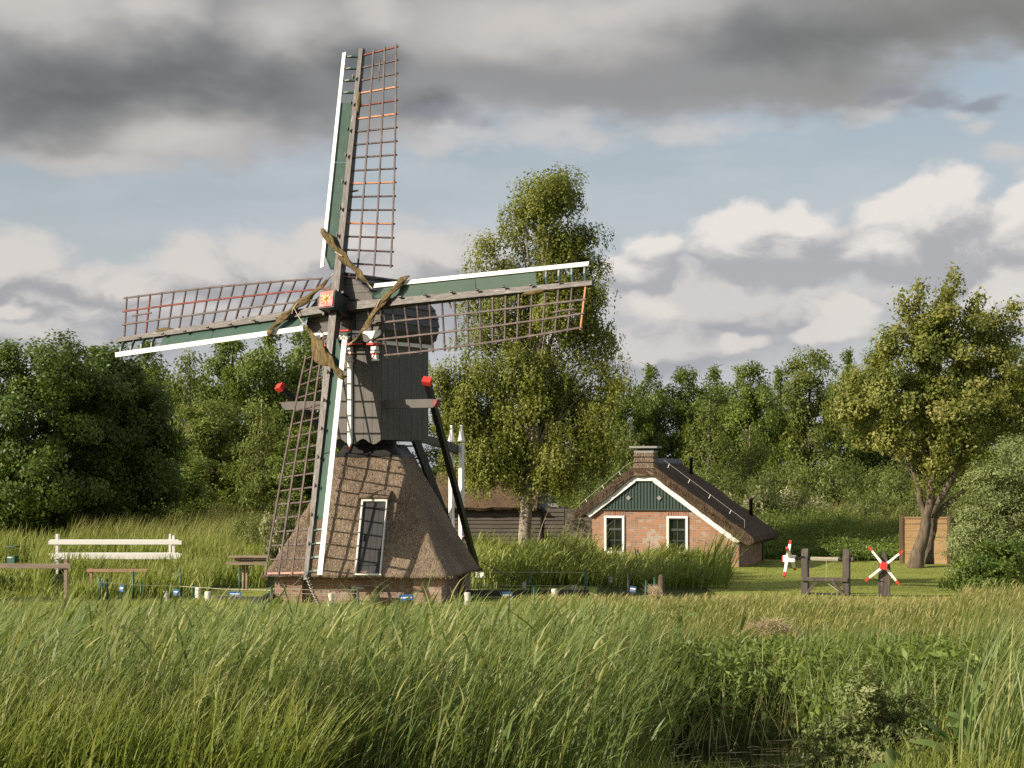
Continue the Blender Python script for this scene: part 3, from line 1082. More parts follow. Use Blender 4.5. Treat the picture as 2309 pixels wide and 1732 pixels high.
def sail(arm, cols, bend, woff):
    """one sail in its own frame: x = trailing side, y = outward, z = towards the wind"""
    T = {'up': Hh, 'right': -Vv, 'down': -Hh, 'left': Vv}[arm]
    S = {'up': Vv, 'right': Hh, 'down': -Vv, 'left': -Hh}[arm]
    RR = 6.0
    rnd = random.Random(hash(arm) % 1000 if False else {'up': 1, 'right': 2, 'down': 3, 'left': 4}[arm])
    fm = frame(S, T, n_l, CL + n_l * woff)

    def B(t, s, w=0.0):
        return Vector((t + bend * (s / RR), s, w))
    # stock, tapering
    st = MB()
    ns = 14
    for i in range(ns):
        s0, s1 = RR * i / ns, RR * (i + 1) / ns
        f0, f1 = i / ns, (i + 1) / ns
        st.beam(B(0, s0), B(0, s1), .185 - .085 * f0, .20 - .09 * f0, (0, 0, 1), .185 - .085 * f1, .20 - .09 * f1)
    so = st.build('sail', M['stock'], MILL, mat_local=fm)
    so['label'] = {'up': 'upright sail pointing at the sky', 'right': 'sail reaching right in front of the birch', 'down': 'sail hanging down to the brick plinth', 'left': 'sail reaching left above the dark trees'}[arm]

    def twist(s):
        return R(-6 + 34 * max(0.0, min(1.0, (5.9 - s) / 5.2)))

    def Q(t, s, w=0.0):
        a = twist(s)
        v = B(0, s)
        return Vector((v.x + t * math.cos(a), s, -t * math.sin(a) + w))
    # lattice bars
    sb = [5.84 - .305 * i for i in range(18)]

    def tl(s):
        return .97 + .13 * (5.84 - s) / 5.2
    for i, s in enumerate(sb):
        b = MB()
        end = tl(s) + .04
        if i == 17:
            end = tl(s) * .68 + .06
        b.beam(Q(.02, s), Q(end, s), .033, .036, (0, 0, 1), .030, .032)
        b.build('lattice_bar', M[cols.get(i, 'bar')], so)
    for j, (fr, i0, i1) in enumerate(((.36, 0, 17), (.68, 0, 17), (1.0, 0, 16))):
        b = MB()
        ss = [sb[0] + .06] + sb[i0 + 1:i1] + [sb[i1] - .06]
        for a, c in zip(ss, ss[1:]):
            b.beam(Q(tl(a) * fr, a, .028), Q(tl(c) * fr, c, .028), .038, .022)
        b.build('lattice_rail', M[cols.get('r%d' % j, 'bar')], so)
    b = MB()
    b.beam(Q(.53, sb[0] - .20, .022), Q(.55, sb[0] - .72, .022), .03, .022)
    b.build('short_slat', M['bar'], so)
    b = MB()
    b.beam(Q(.0, 2.62, -.06), Q(.20, 2.66, -.06), .03, .03)
    b.build('peg', M['bar'], so)
    # leading side: wind boards, white edge board, open cross pieces near the tip
    for s0, s1 in ((.80, 3.30), (3.32, 4.72)):
        wb = MB()
        k_ = 8
        t0, t1 = -.055, -.345
        for i in range(k_):
            a, c = s0 + (s1 - s0) * i / k_, s0 + (s1 - s0) * (i + 1) / k_
            q = []
            for ss in (a, c):
                x0 = t0
                tt = t1 if ss > 1.02 else t0 + (t1 - t0) * max(.05, (ss - .62) / .40)
                q += [B(x0, ss, .0), B(tt, ss, .10)]
            q = [q[0], q[1], q[3], q[2]]
            dn = Vector((0, 0, -.018))
            wb.add(q + [p + dn for p in q], [(0, 1, 2, 3), (7, 6, 5, 4), (0, 4, 5, 1), (1, 5, 6, 2), (2, 6, 7, 3), (3, 7, 4, 0)])
        wb.build('wind_board', M['green'], so)
    ed = MB()
    k_ = 12
    for i in range(k_):
        a, c = .86 + 5.07 * i / k_, .86 + 5.07 * (i + 1) / k_
        ed.beam(B(-.385, a, .115), B(-.385, c + .001, .115), .022, .105, (1, 0, .25))
    ed.build('edge_board', M['white'], so)
    for s in (5.83, 5.54, 5.25, 4.96):
        c_ = MB()
        c_.prism([(-.04, -.03), (-.36, .075), (-.36, .10), (-.20, .10), (-.04, .03)], 'y', s - .018, s + .018)
        c_.v = [(x + bend * (s / RR), y, z) for x, y, z in c_.v]
        c_.build('cross_piece', M['green'], so)
    # cleats along the leading edge of the stock
    for i in range(7):
        s = 1.55 + .62 * i
        c_ = MB()
        x = -.045 if i % 2 else -.06
        c_.v, c_.f, c_.mi = [], [], []
        p = B(x, s, .11)
        c_.beam(p, p + Vector((-.02, .0, .05)), .028, .05, (0, 1, 0))
        c_.beam(p + Vector((0, -.05, .05)), p + Vector((0, .05, .055)), .022, .022, (0, 0, 1))
        c_.build('cleat', M['black'], so)
    # rolled sail cloth wound round the inner end
    pts = [(-.50, 1.66, .06, .035), (-.46, 1.70, .17, .055), (-.36, 1.60, .21, .075), (-.20, 1.42, .20, .085), (-.04, 1.24, .19, .085), (.12, 1.04, .16, .095), (.30, .86, .08, .085), (.50, .66, .00, .06), (.66, .50, -.02, .04), (.78, .36, -.02, .016)]
    cl = MB()
    dense = []
    for i in range(len(pts) - 1):
        for j in range(4):
            f = j / 4
            a, c = pts[i], pts[i + 1]
            dense.append(tuple(a[k] + (c[k] - a[k]) * f for k in range(4)))
    dense.append(pts[-1])
    ring = 24
    vs = []
    for i, (t, s, w, r) in enumerate(dense):
        a, c = dense[max(i - 1, 0)], dense[min(i + 1, len(dense) - 1)]
        d = Vector((c[0] - a[0], c[1] - a[1], c[2] - a[2])).normalized()
        side = d.cross(Vector((0, 0, 1))).normalized()
        up = side.cross(d)
        for j in range(ring):
            an = 2 * math.pi * j / ring + i * .16
            rr = r * (1 + .30 * math.cos(3 * an + i * .35) + .16 * math.cos(7 * an - i * .5))
            vs.append(Vector((t, s, w)) + side * math.cos(an - i * .16) * rr * (.80 + .22 * math.sin(i * .7 + {'up': 0, 'right': 2, 'down': 4, 'left': 5}[arm])) + up * math.sin(an - i * .16) * rr * .30)
    fs = [(i * ring + j, i * ring + (j + 1) % ring, (i + 1) * ring + (j + 1) % ring, (i + 1) * ring + j) for i in range(len(dense) - 1) for j in range(ring)]
    cl.add(vs, fs)
    if arm == 'down':       # a loose belly of cloth
        nn = 7
        grid = []
        for i in range(nn):
            f = i / (nn - 1)
            c0 = Vector((.50, .62, .03)).lerp(Vector((-.18, 1.38, .19)), f)
            wd = .30 * math.sin(math.pi * min(1, f * .9 + .08)) + .02
            for j in range(5):
                q = j / 4
                grid.append(c0 + Vector((.62 * wd * q, .80 * wd * q, -.06 * q + .05 * math.sin(q * 3))))
        cl.add(grid, [(i * 5 + j, i * 5 + j + 1, (i + 1) * 5 + j + 1, (i + 1) * 5 + j) for i in range(nn - 1) for j in range(4)])
    co = cl.build('sail_cloth', M['canvas'], so, smooth=True)
    r_ = MB()
    r_.tube([(.78, .36, -.02), (.95, .16, 0), (1.08, -.06, .03)] if arm != 'up' else [(.78, .36, -.02), (.86, .28, -.02)], [.014, .010, .008], 6)
    if arm != 'down':
        r_.build('rope', M['rope'], so)
        r_ = MB()
        r_.tube([(.16, 1.02, .20), (.02, 1.10, .22), (-.06, 1.16, .16)], .012, 6)
    r_.build('rope', M['rope'], so)
    # a scrap of cloth lashed to the outer part of the stock
    sc = MB()
    pa = [(.05, 4.98, .02, .012), (.07, 4.86, .04, .045), (.09, 4.68, .04, .055), (.07, 4.50, .02, .04), (.06, 4.38, 0, .01)]
    sc.tube([B(a, b, c) for a, b, c, _ in pa], [q[3] for q in pa], 8)
    sc.tube([B(.06, 5.2, .03), B(.065, 5.08, .03), B(.055, 4.98, .02)], .012, 6)
    sc.build('cloth_end', M['canvas'], so, smooth=True)
    return so


sail('up', {0: 'bar_red', 3: 'bar_orange', 4: 'bar_red', 5: 'bar_orange', 10: 'bar_orange', 13: 'bar_orange'}, -.02, .10)
sail('down', {0: 'bar_pink'}, .02, .10)
sail('right', {0: 'bar_orange', 'r0': 'bar'}, .13, -.10)
sail('left', {2: 'bar_red', 'r1': 'bar_red'}, -.13, -.10)


# ------------------------------------------------------------------ the brick cottage
HT = R(15.6)
HOUSE = thing('brick_cottage', 'small brick cottage with thatched roof, white bargeboards and green boarded gable', 'cottage', (6.39, 60.0, 0.0), -HT)


def thatch_loft(section, ys, mat, name, parent, seed=0, amp=.03):
    """closed (x,z) section swept along y, evened out and roughened like cut reed"""
    dense = []
    n = len(section)
    for i in range(n):
        a, b = Vector(section[i]), Vector(section[(i + 1) % n])
        k_ = max(1, int((b - a).length / .09))
        dense += [a.lerp(b, j / k_) for j in range(k_)]
    c = sum(dense, Vector((0, 0))) / len(dense)
    vs, m_ = [], len(dense)
    for yi, y in enumerate(ys):
        for p in dense:
            d = amp * mnoise.noise(Vector((p.x * 2.5 + seed, y * 2.5, p.y * 2.5))) + amp * .6 * mnoise.noise(Vector((p.x * 13, y * 13 + seed, p.y * 13)))
            dy = .03 * mnoise.noise(Vector((p.x * 11, p.y * 11, seed))) if yi in (0, len(ys) - 1) else 0
            vs.append((p.x, y + dy, p.y + d))
    fs = [(i * m_ + j, i * m_ + (j + 1) % m_, (i + 1) * m_ + (j + 1) % m_, (i + 1) * m_ + j) for i in range(len(ys) - 1) for j in range(m_)]
    fs.append(tuple(range(m_)))
    fs.append(tuple((len(ys) - 1) * m_ + j for j in range(m_)))
    mb = MB()
    mb.add(vs, fs)
    return mb.build(name, mat, parent)


def build_house():
    W, D = 4.25, 4.27
    zl = lambda x: 1.60 + (x + 4.25) * .775          # left roof underside
    zr = lambda x: .86 - x * .735
    top = lambda x: min(zl(x), zr(x), 2.60)
    wall = MB()

    def piece(x0, x1, z0, z1=None):
        k_ = max(1, int((x1 - x0) / .2))
        if z1 is None:
            poly = [(x0, z0), (x1, z0)] + [(x1 + (x0 - x1) * j / k_, min(1.64, top(x1 + (x0 - x1) * j / k_))) for j in range(k_ + 1)]
        else:
            poly = [(x0, z0), (x1, z0), (x1, z1), (x0, z1)]
        wall.prism(poly, 'y', 0, .22)
    wins = [(-3.88, -3.29), (-2.06, -1.45)]
    wz0, wz1 = .39, 1.465
    piece(-W, wins[0][0], -.3)
    piece(wins[0][1], wins[1][0], -.3)
    piece(wins[1][1], -.75, -.3)
    piece(-.75, 0, -.3)
    for a, b in wins:
        piece(a, b, -.3, wz0)
        piece(a, b, wz1)
    wall.box((-.11, D / 2 + .11, .27), (.22, D - .22, 1.15))
    wall.box((-W + .11, D / 2 + .11, .6), (.22, D - .22, 1.8))
    wall.box((-W / 2, D - .11, .45), (W - .44, .22, 1.5))
    wo = wall.build('wall', M['brick'], HOUSE)
    # soldier course over the windows
    for a, b in wins:
        lb = MB()
        nn = 9
        for i in range(nn):
            xx = a - .02 + (b - a + .04) * (i + .5) / nn
            lb.box((xx, .10, 1.555), ((b - a) / nn - .006, .21, .165))
        lb.v = [(x, y - .008, z) for x, y, z in lb.v]
        lb.build('lintel', M['brick_lintel'], wo)
    # gable boarding with battens
    ga = MB()
    zb = 1.645
    xl = -4.25 + (zb - 1.60) / .775 + .05
    xr = (.86 - zb) / .735 - .04
    pts = [(xl, zb), (xr, zb), (-2.42, 2.52), (-2.97, 2.52)]
    ga.prism(pts, 'y', -.035, .2)
    x = xl + .10
    while x < xr - .05:
        h = min(zl(x), zr(x), 2.56) - .05
        ga.box((x, -.047, (zb + h) / 2), (.022, .024, h - zb))
        x += .093
    go = ga.build('gable_boarding', M['gable'], HOUSE)
    for xx in (-3.16, -2.27):
        dm = MB()
        dm.box((xx, -.07, 1.98), (.105, .03, .105), Matrix.Rotation(R(45), 3, 'Y'))
        dm.build('diamond_vent', M['slate'], go)
    dp = MB()
    dp.box(((xl + xr) / 2, -.05, zb - .005), (xr - xl, .06, .025))
    dp.build('drip_rail', M['gable'], go)
    # white bargeboards
    for pts, nm in ((((-4.44, 1.51), (-4.28, 1.42), (-2.95, 2.43), (-2.95, 2.68)), 'bargeboard'), (((-2.44, 2.68), (-2.44, 2.43), (-.14, .745), (.04, .735), (.04, .86)), 'bargeboard'), (((-2.95, 2.675), (-2.95, 2.462), (-2.44, 2.462), (-2.44, 2.675)), 'apex_board')):
        b = MB()
        b.prism(pts, 'y', -.115 if nm == 'bargeboard' else -.119, -.058)
        b.build(nm, M['white'], HOUSE, bevel=.006)
    # windows
    for wi, (a, b) in enumerate(wins):
        f = MB()
        t = .062
        f.box((a + t / 2, .01, (wz0 + wz1) / 2), (t, .12, wz1 - wz0))
        f.box((b - t / 2, .01, (wz0 + wz1) / 2), (t, .12, wz1 - wz0))
        f.box(((a + b) / 2, .012, wz1 - t / 2), (b - a - 2 * t, .116, t))
        f.box(((a + b) / 2, -.02, wz0 + .03), (b - a - 2 * t + .0, .17, .06))
        wn = f.build('window', M['white'], HOUSE, bevel=.005)
        s = MB()
        x0, x1, z0, z1 = a + t, b - t, wz0 + .06, wz1 - t
        for xx in (x0 + .02, x1 - .02):
            s.box((xx, .045, (z0 + z1) / 2), (.04, .05, z1 - z0))
        zt = z0 + (z1 - z0) * .66
        for zz, hh in ((z0 + .022, .044), (z1 - .022, .044), (zt, .06)):
            s.box(((x0 + x1) / 2, .046, zz), (x1 - x0 - .08, .054, hh))
        s.box(((x0 + x1) / 2, .05, (z0 + z1) / 2), (.022, .03, z1 - z0 - .08))
        s.box(((x0 + x1) / 2, .049, z0 + (zt - z0) * .5), (x1 - x0 - .08, .03, .022))
        s.build('sash', M['cabinet_dark'], wn)
        gl = MB()
        gl.box(((x0 + x1) / 2, .062, (z0 + z1) / 2), (x1 - x0 - .02, .008, z1 - z0 - .02))
        gl.build('pane', M['glass'], wn)
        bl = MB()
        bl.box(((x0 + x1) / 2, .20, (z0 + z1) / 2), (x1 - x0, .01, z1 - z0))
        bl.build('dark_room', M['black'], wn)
        if wi == 0:
            cup = MB()
            cup.lathe([(.03, z0), (.042, z0 + .08), (.03, z0 + .15), (.012, z0 + .2), (.02, z0 + .25)], (x0 + .12, .095, 0), 10)
            cup.build('white_jug', M['white'], wn, smooth=True)
        sl = MB()
        sl.box(((a + b) / 2, -.03, wz0 - .028), (b - a + .06, .12, .05))
        sl.build('sill', M['brick_lintel'], wn)
    # roof
    sec = [(-4.78, 1.50), (-4.66, 1.40), (-4.30, 1.58), (-2.98, 2.60), (-2.42, 2.60), (.02, .80), (.30, .66), (.47, .76), (.44, .90), (-.9, 1.83), (-2.36, 2.86), (-2.7, 2.94), (-3.02, 2.86), (-3.9, 2.22)]
    ys = [-.20, -.16] + [-.1 + i * .16 for i in range(30)]
    ro = thatch_loft(sec, ys, M['thatch_dark'], 'roof', HOUSE, 3)
    rd = MB()
    for i in range(14):
        y = .55 + i * .31
        rd.tube([(-2.7, y, 2.93), (-2.7, y + .30, 2.955)], [.145, .16], 10)
    rd.build('ridge_tiles', M['tile_dark'], ro, smooth=True)
    rf = MB()
    rnd = random.Random(2)
    for i in range(520):     # cut straw ends along the verge
        side = rnd.random()
        if side < .35:
            f = rnd.random()
            x, z = -4.72 + 1.75 * f, 1.48 + 1.30 * f
        else:
            f = rnd.random()
            x, z = -2.42 + 2.82 * f, 2.76 - 1.98 * f
        z += rnd.uniform(-.09, .05)
        rf.beam((x, -.12, z), (x + rnd.uniform(-.02, .02), -.205 - rnd.random() * .03, z - rnd.random() * .03), .012, .012)
    rf.build('verge_straw', M['thatch_brown'], ro)['kind'] = 'stuff'
    # chimney clad in reed bands
    ch = MB()
    x0, x1, y0, y1 = -2.98, -2.40, -.20, .36
    prof = [(0, 2.62), (.0, 2.80), (.025, 2.83), (-.012, 2.99), (.02, 3.01), (-.012, 3.14), (.02, 3.16), (-.01, 3.27)]
    rings = []
    for o, z in prof:
        rings.append(rr_ring((x1 - x0) / 2 + o, (y1 - y0) / 2 + o, .04, 64, z))
    k_ = len(rings[0])
    vs = [((x0 + x1) / 2 + p[0] * (1 + .012 * mnoise.noise(Vector((p[0] * 30, p[1] * 30, p[2] * 9)))), (y0 + y1) / 2 + p[1], p[2]) for r in rings for p in r]
    fs = [(i * k_ + j, i * k_ + (j + 1) % k_, (i + 1) * k_ + (j + 1) % k_, (i + 1) * k_ + j) for i in range(len(rings) - 1) for j in range(k_)]
    fs.append(tuple((len(rings) - 1) * k_ + j for j in range(k_)))
    ch.add(vs, fs)
    co = ch.build('chimney', M['thatch'], HOUSE)
    cx, cy = (x0 + x1) / 2, (y0 + y1) / 2
    b = MB()
    for z in (2.82, 3.0, 3.15):
        b.box((cx, cy, z), (x1 - x0 + .03, y1 - y0 + .03, .012))
    b.build('binding_band', M['black'], co)
    b = MB()
    b.box((cx, cy, 3.295), (x1 - x0 - .01, y1 - y0 - .01, .06))
    b.build('collar_slab', M['slate'], co)
    b = MB()
    b.box((cx, cy, 3.36), (.38, .38, .09))
    b.build('chimney_neck', M['tile_dark'], co)
    b = MB()
    b.box((cx, cy, 3.425), (.80, .74, .06))
    b.build('chimney_cap', M['slate'], co, bevel=.006)
    # pipes on the far slope
    for (x, y, z, h) in ((-2.05, 3.6, 2.55, .55), (-.30, 4.0, 1.35, .52)):
        p = MB()
        p.lathe([(.055, 0), (.055, h), (.075, h), (.075, h + .06), (.03, h + .07)], (x, y, z), 12)
        p.build('flue_pipe', M['black'], HOUSE, smooth=True)
    # verge wires on white holders
    for (a, b, n) in (((-4.62, 1.70), (-3.15, 2.90), 3), ((-2.20, 3.0), (.16, 1.27), 4)):
        wv = MB()
        a3, b3 = Vector((a[0], .05, a[1] + .09)), Vector((b[0], .05, b[1] + .09))
        wv.tube([a3, b3], .007, 6)
        end = a3 if n == 3 else b3
        wv.tube([end, end + Vector((0, .0, -.22))], .007, 6)
        wo2 = wv.build('ridge_wire', M['metal'], HOUSE)
        for i in range(n):
            f = (i + .35) / n
            p = a3.lerp(b3, f)
            h = MB()
            s = -1 if n == 3 else 1
            h.beam(p + Vector((0, 0, .01)), p + Vector((-.05 * s, 0, -.10)), .03, .014)
            h.build('wire_holder', M['white'], wo2)
    dp = MB()
    dp.tube([(.04, -.02, .80), (.04, -.02, .0)], .022, 8)
    dp.build('downpipe', M['black'], HOUSE)
    dp = MB()
    dp.box((.012, D - .05, .25), (.03, .1, 1.1))
    dp.build('corner_board', M['black'], HOUSE)


M['brick_lintel'] = mat_brick('lintel_brick', (0.38, 0.155, 0.095), (0.28, 0.13, 0.085), (0.36, 0.32, 0.28), (0.066, 0.21), 0.2)
M['cabinet_dark'] = mat_paint('sash_green_grey', (0.055, 0.068, 0.063), 0.45, 0.2, (0.09, 0.1, 0.1))
build_house()


# ------------------------------------------------------------------ the barn behind the birch
def build_barn():
    Y = 68.0
    x0, x1 = PX(1000, Y), PX(1272, Y)
    o = thing('thatched_barn', 'low thatched barn with dark plank wall behind the birch trunk', 'barn', (x0, Y, 0), R(-3))
    L = x1 - x0
    w = MB()
    zt = PZ(1146, Y)
    n = 13
    for i in range(n):
        z0 = -.1 + (zt + .1) * i / n
        w.prism([(-.012, z0), (-.045, z0 + .004), (-.012, z0 + (zt + .1) / n - .004), (.05, z0 + (zt + .1) / n - .004), (.05, z0)], 'x', 0, L - .75)
        w.prism([(-.012, z0), (-.045, z0 + .004), (-.012, z0 + (zt + .1) / n - .004), (.05, z0 + (zt + .1) / n - .004), (.05, z0)], 'x', L - .72, L)
    w.box((L / 2, 2.2, (zt - .1) / 2), (L, 4.28, zt + .05))
    w.build('plank_wall', M['plank_dark'], o)
    pst = MB()
    pst.box((L - .735, -.055, zt / 2), (.05, .06, zt + .1))
    pst.build('wall_post', M['black'], o)
    top = PZ(1066, Y)
    # thatch: slope towards the viewer, hipped right end
    sec = [(-.38, zt + .02), (-.30, zt - .06), (.1, zt + .05), (2.3, top - .3), (4.6, zt + .05), (4.9, zt + .02), (2.3, top)]
    xs = [-.4 + i * .2 for i in range(int((L - .1) / .2))]
    dense = []
    mb = MB()
    for i in range(len(sec)):
        a, b = Vector(sec[i]), Vector(sec[(i + 1) % len(sec)])
        k_ = max(1, int((b - a).length / .12))
        dense += [a.lerp(b, j / k_) for j in range(k_)]
    m_ = len(dense)
    vs = []
    for x in xs:
        for p in dense:
            vs.append((x, p.x, p.y + .03 * mnoise.noise(Vector((x * 3, p.x * 3, p.y * 3))) + .02 * mnoise.noise(Vector((x * 12, p.x * 12, p.y * 12)))))
    fs = [(i * m_ + j, i * m_ + (j + 1) % m_, (i + 1) * m_ + (j + 1) % m_, (i + 1) * m_ + j) for i in range(len(xs) - 1) for j in range(m_)]
    fs += [tuple(range(m_)), tuple((len(xs) - 1) * m_ + j for j in range(m_))]
    mb.add(vs, fs)
    mb.build('roof', M['thatch_brown'], o)
    ge = MB()
    xe = xs[-1]
    ge.prism([(0, zt), (4.5, zt), (2.3, top - .2)], 'x', xe - .05, xe + .05)
    ge.prism([(0, zt - .02), (4.5, zt - .02), (3.2, zt + .55), (1.5, zt + .55)], 'x', xe + .05, xe + .45)
    ge.build('dark_gable', M['black'], o)
    vt = MB()
    vt.box((L - .35, -.02, zt + .10), (.32, .1, .12))
    vt.build('vent_box', M['slate'], o)
    # plank fence between barn and cottage
    Y2 = 66.5
    fx0, fx1 = PX(1274, Y2), PX(1338, Y2)
    fo = thing('plank_fence', 'grey plank fence closing the gap beside the cottage left corner', 'fence', (fx0, Y2, 0))
    zt = PZ(1147, Y2)
    fm = MB()
    n = 11
    for i in range(n):
        fm.box(((fx1 - fx0) / 2, (i % 2) * .006, zt * (i + .5) / n), (fx1 - fx0, .03, zt / n - .012))
    fm.build('plank', M['plank_fence'], fo)
    fp = MB()
    fp.box((.04, .05, zt / 2), (.08, .07, zt))
    fp.box((fx1 - fx0 - .04, .05, zt / 2), (.08, .07, zt))
    fp.build('post', M['plank_dark'], fo)


M['plank_fence'] = mat_wood('grey_fence_plank', (0.10, 0.088, 0.075), (0.16, 0.14, 0.12), (0.23, 0.20, 0.17), (1.2, 1.2, 14), 0.75)
build_barn()


# ------------------------------------------------------------------ rails, winch, whirls, screen
def rail(name, label, Y, x0, x1, posts, rails, mat, post_w=.085, grp=None, z_bot=-.15, depth=.09):
    o = thing(name, label, 'railing', (PX(x0, Y), Y, 0), 0, grp)
    bx = PX(x0, Y)
    for (py0, py1) in rails:
        m = MB()
        z0, z1 = PZ(py1, Y), PZ(py0, Y)
        m.box((PX(x1, Y) / 2 - bx / 2, 0, (z0 + z1) / 2), (PX(x1, Y) - bx, .06, z1 - z0))
        m.build('rail', M[mat], o, bevel=.006)
    for px, py in posts:
        m = MB()
        zt = PZ(py, Y)
        m.box((PX(px, Y) - bx, .05, (zt + z_bot) / 2), (post_w, depth, zt - z_bot))
        m.box((PX(px, Y) - bx, .05, zt + .008), (post_w * .8, depth * .8, .018))
        m.build('post', M[mat], o, bevel=.006)
    return o


rail('bridge_railing', 'near white railing of the footbridge, with its tall posts', 57.0, 110, 410, [(128, 1206), (391, 1209)], [(1219, 1228), (1248, 1261)], 'white_post', .07, 'white footbridge railings')
rail('bridge_railing', 'far white railing of the footbridge, mostly hidden by the near one', 58.6, 113, 403, [(131, 1206), (383, 1205.5)], [(1216.5, 1225), (1246, 1258)], 'white_post', .06, 'white footbridge railings')
rail('wooden_railing', 'weathered grey brown rail on one post over the ditch', 46.5, -60, 160, [(148, 1263)], [(1271, 1282)], 'plank_grey', .08)
rail('wooden_railing', 'newer pinkish brown rail low in the reeds below the white bridge', 52.0, 196, 332, [(205, 1283), (318, 1284)], [(1283, 1290)], 'plank_pink', .06)

# deck of the footbridge
dk = MB()
dkx0, dkx1 = PX(100, 57.8), PX(418, 57.8)
for i in range(30):
    w = (dkx1 - dkx0) / 30
    dk.box((dkx0 + w * (i + .5), 57.85, .16), (w - .015, 1.5, .05))
tag(dk.build('bridge_deck', M['plank_grey']), 'plank deck of the footbridge between the white railings', 'bridge deck')

# planks stacked on two stubby poles
Yp = 49.0
pl = thing('plank_stack', 'stack of weathered planks lying on two round poles beside the mill', 'plank stack', (PX(530, Yp), Yp, 0))
for (a, b, y0, y1, dy) in ((516, 604, 1253, 1257, 0), (528, 603, 1259, 1263, .1), (512, 603, 1267, 1273, -.06), (530, 600, 1262, 1266, .22)):
    m = MB()
    m.box(((PX(a, Yp) + PX(b, Yp)) / 2 - PX(530, Yp), dy, (PZ(y0, Yp) + PZ(y1, Yp)) / 2), (PX(b, Yp) - PX(a, Yp), .26, PZ(y0, Yp) - PZ(y1, Yp)))
    m.build('plank', M['plank_grey'], pl)
for px in (548, 556):
    m = MB()
    m.tube([(PX(px, Yp) - PX(530, Yp), .04, -.1), (PX(px, Yp) - PX(530, Yp) + .01, .04, PZ(1273, Yp))], [.036, .034], 10)
    m.build('pole', M['plank_grey'], pl, smooth=True)
m = MB()
m.box((PX(555, Yp) - PX(530, Yp), .08, PZ(1265, Yp)), (.3, .05, .22))
m.build('cross_tie', M['plank_grey'], pl)

# utility cabinet
Yc = 60.0
cb = thing('utility_cabinet', 'small dark green utility cabinet with pale strip, in the grass at the far left', 'cabinet', (PX(28.5, Yc), Yc, 0), R(-18))
m = MB()
m.box((0, 0, .13), (.25, .22, .46))
m.build('body', M['cabinet'], cb, bevel=.01)
m = MB()
m.box((0, 0, PZ(1232.5, Yc)), (.29, .26, .035))
m.build('lid', M['cabinet'], cb, bevel=.008)
m = MB()
m.box((-.04, -.114, .315), (.12, .008, .025))
m.build('pale_label', M['sign_white'], cb)
m = MB()
m.box((.045, -.1135, .315), (.055, .008, .025))
m.build('orange_label', M['bar_orange'], cb)


def whirl_arm(mb_w, mb_r, d, r0, r1, w0=.062, w1=.045, off=Vector((0, 0, 0))):
    d = d.normalized()
    a = r0 + (r1 - r0) * .74
    ref = Vector((0, 0, 1)) if abs(d.z) < .9 else Vector((1, 0, 0))
    wa = w0 + (w1 - w0) * .74
    mb_w.beam(off + d * r0, off + d * a, w0, w0, ref, wa, wa)
    mb_r.beam(off + d * a, off + d * r1, wa + .003, wa + .003, ref, w1, w1)


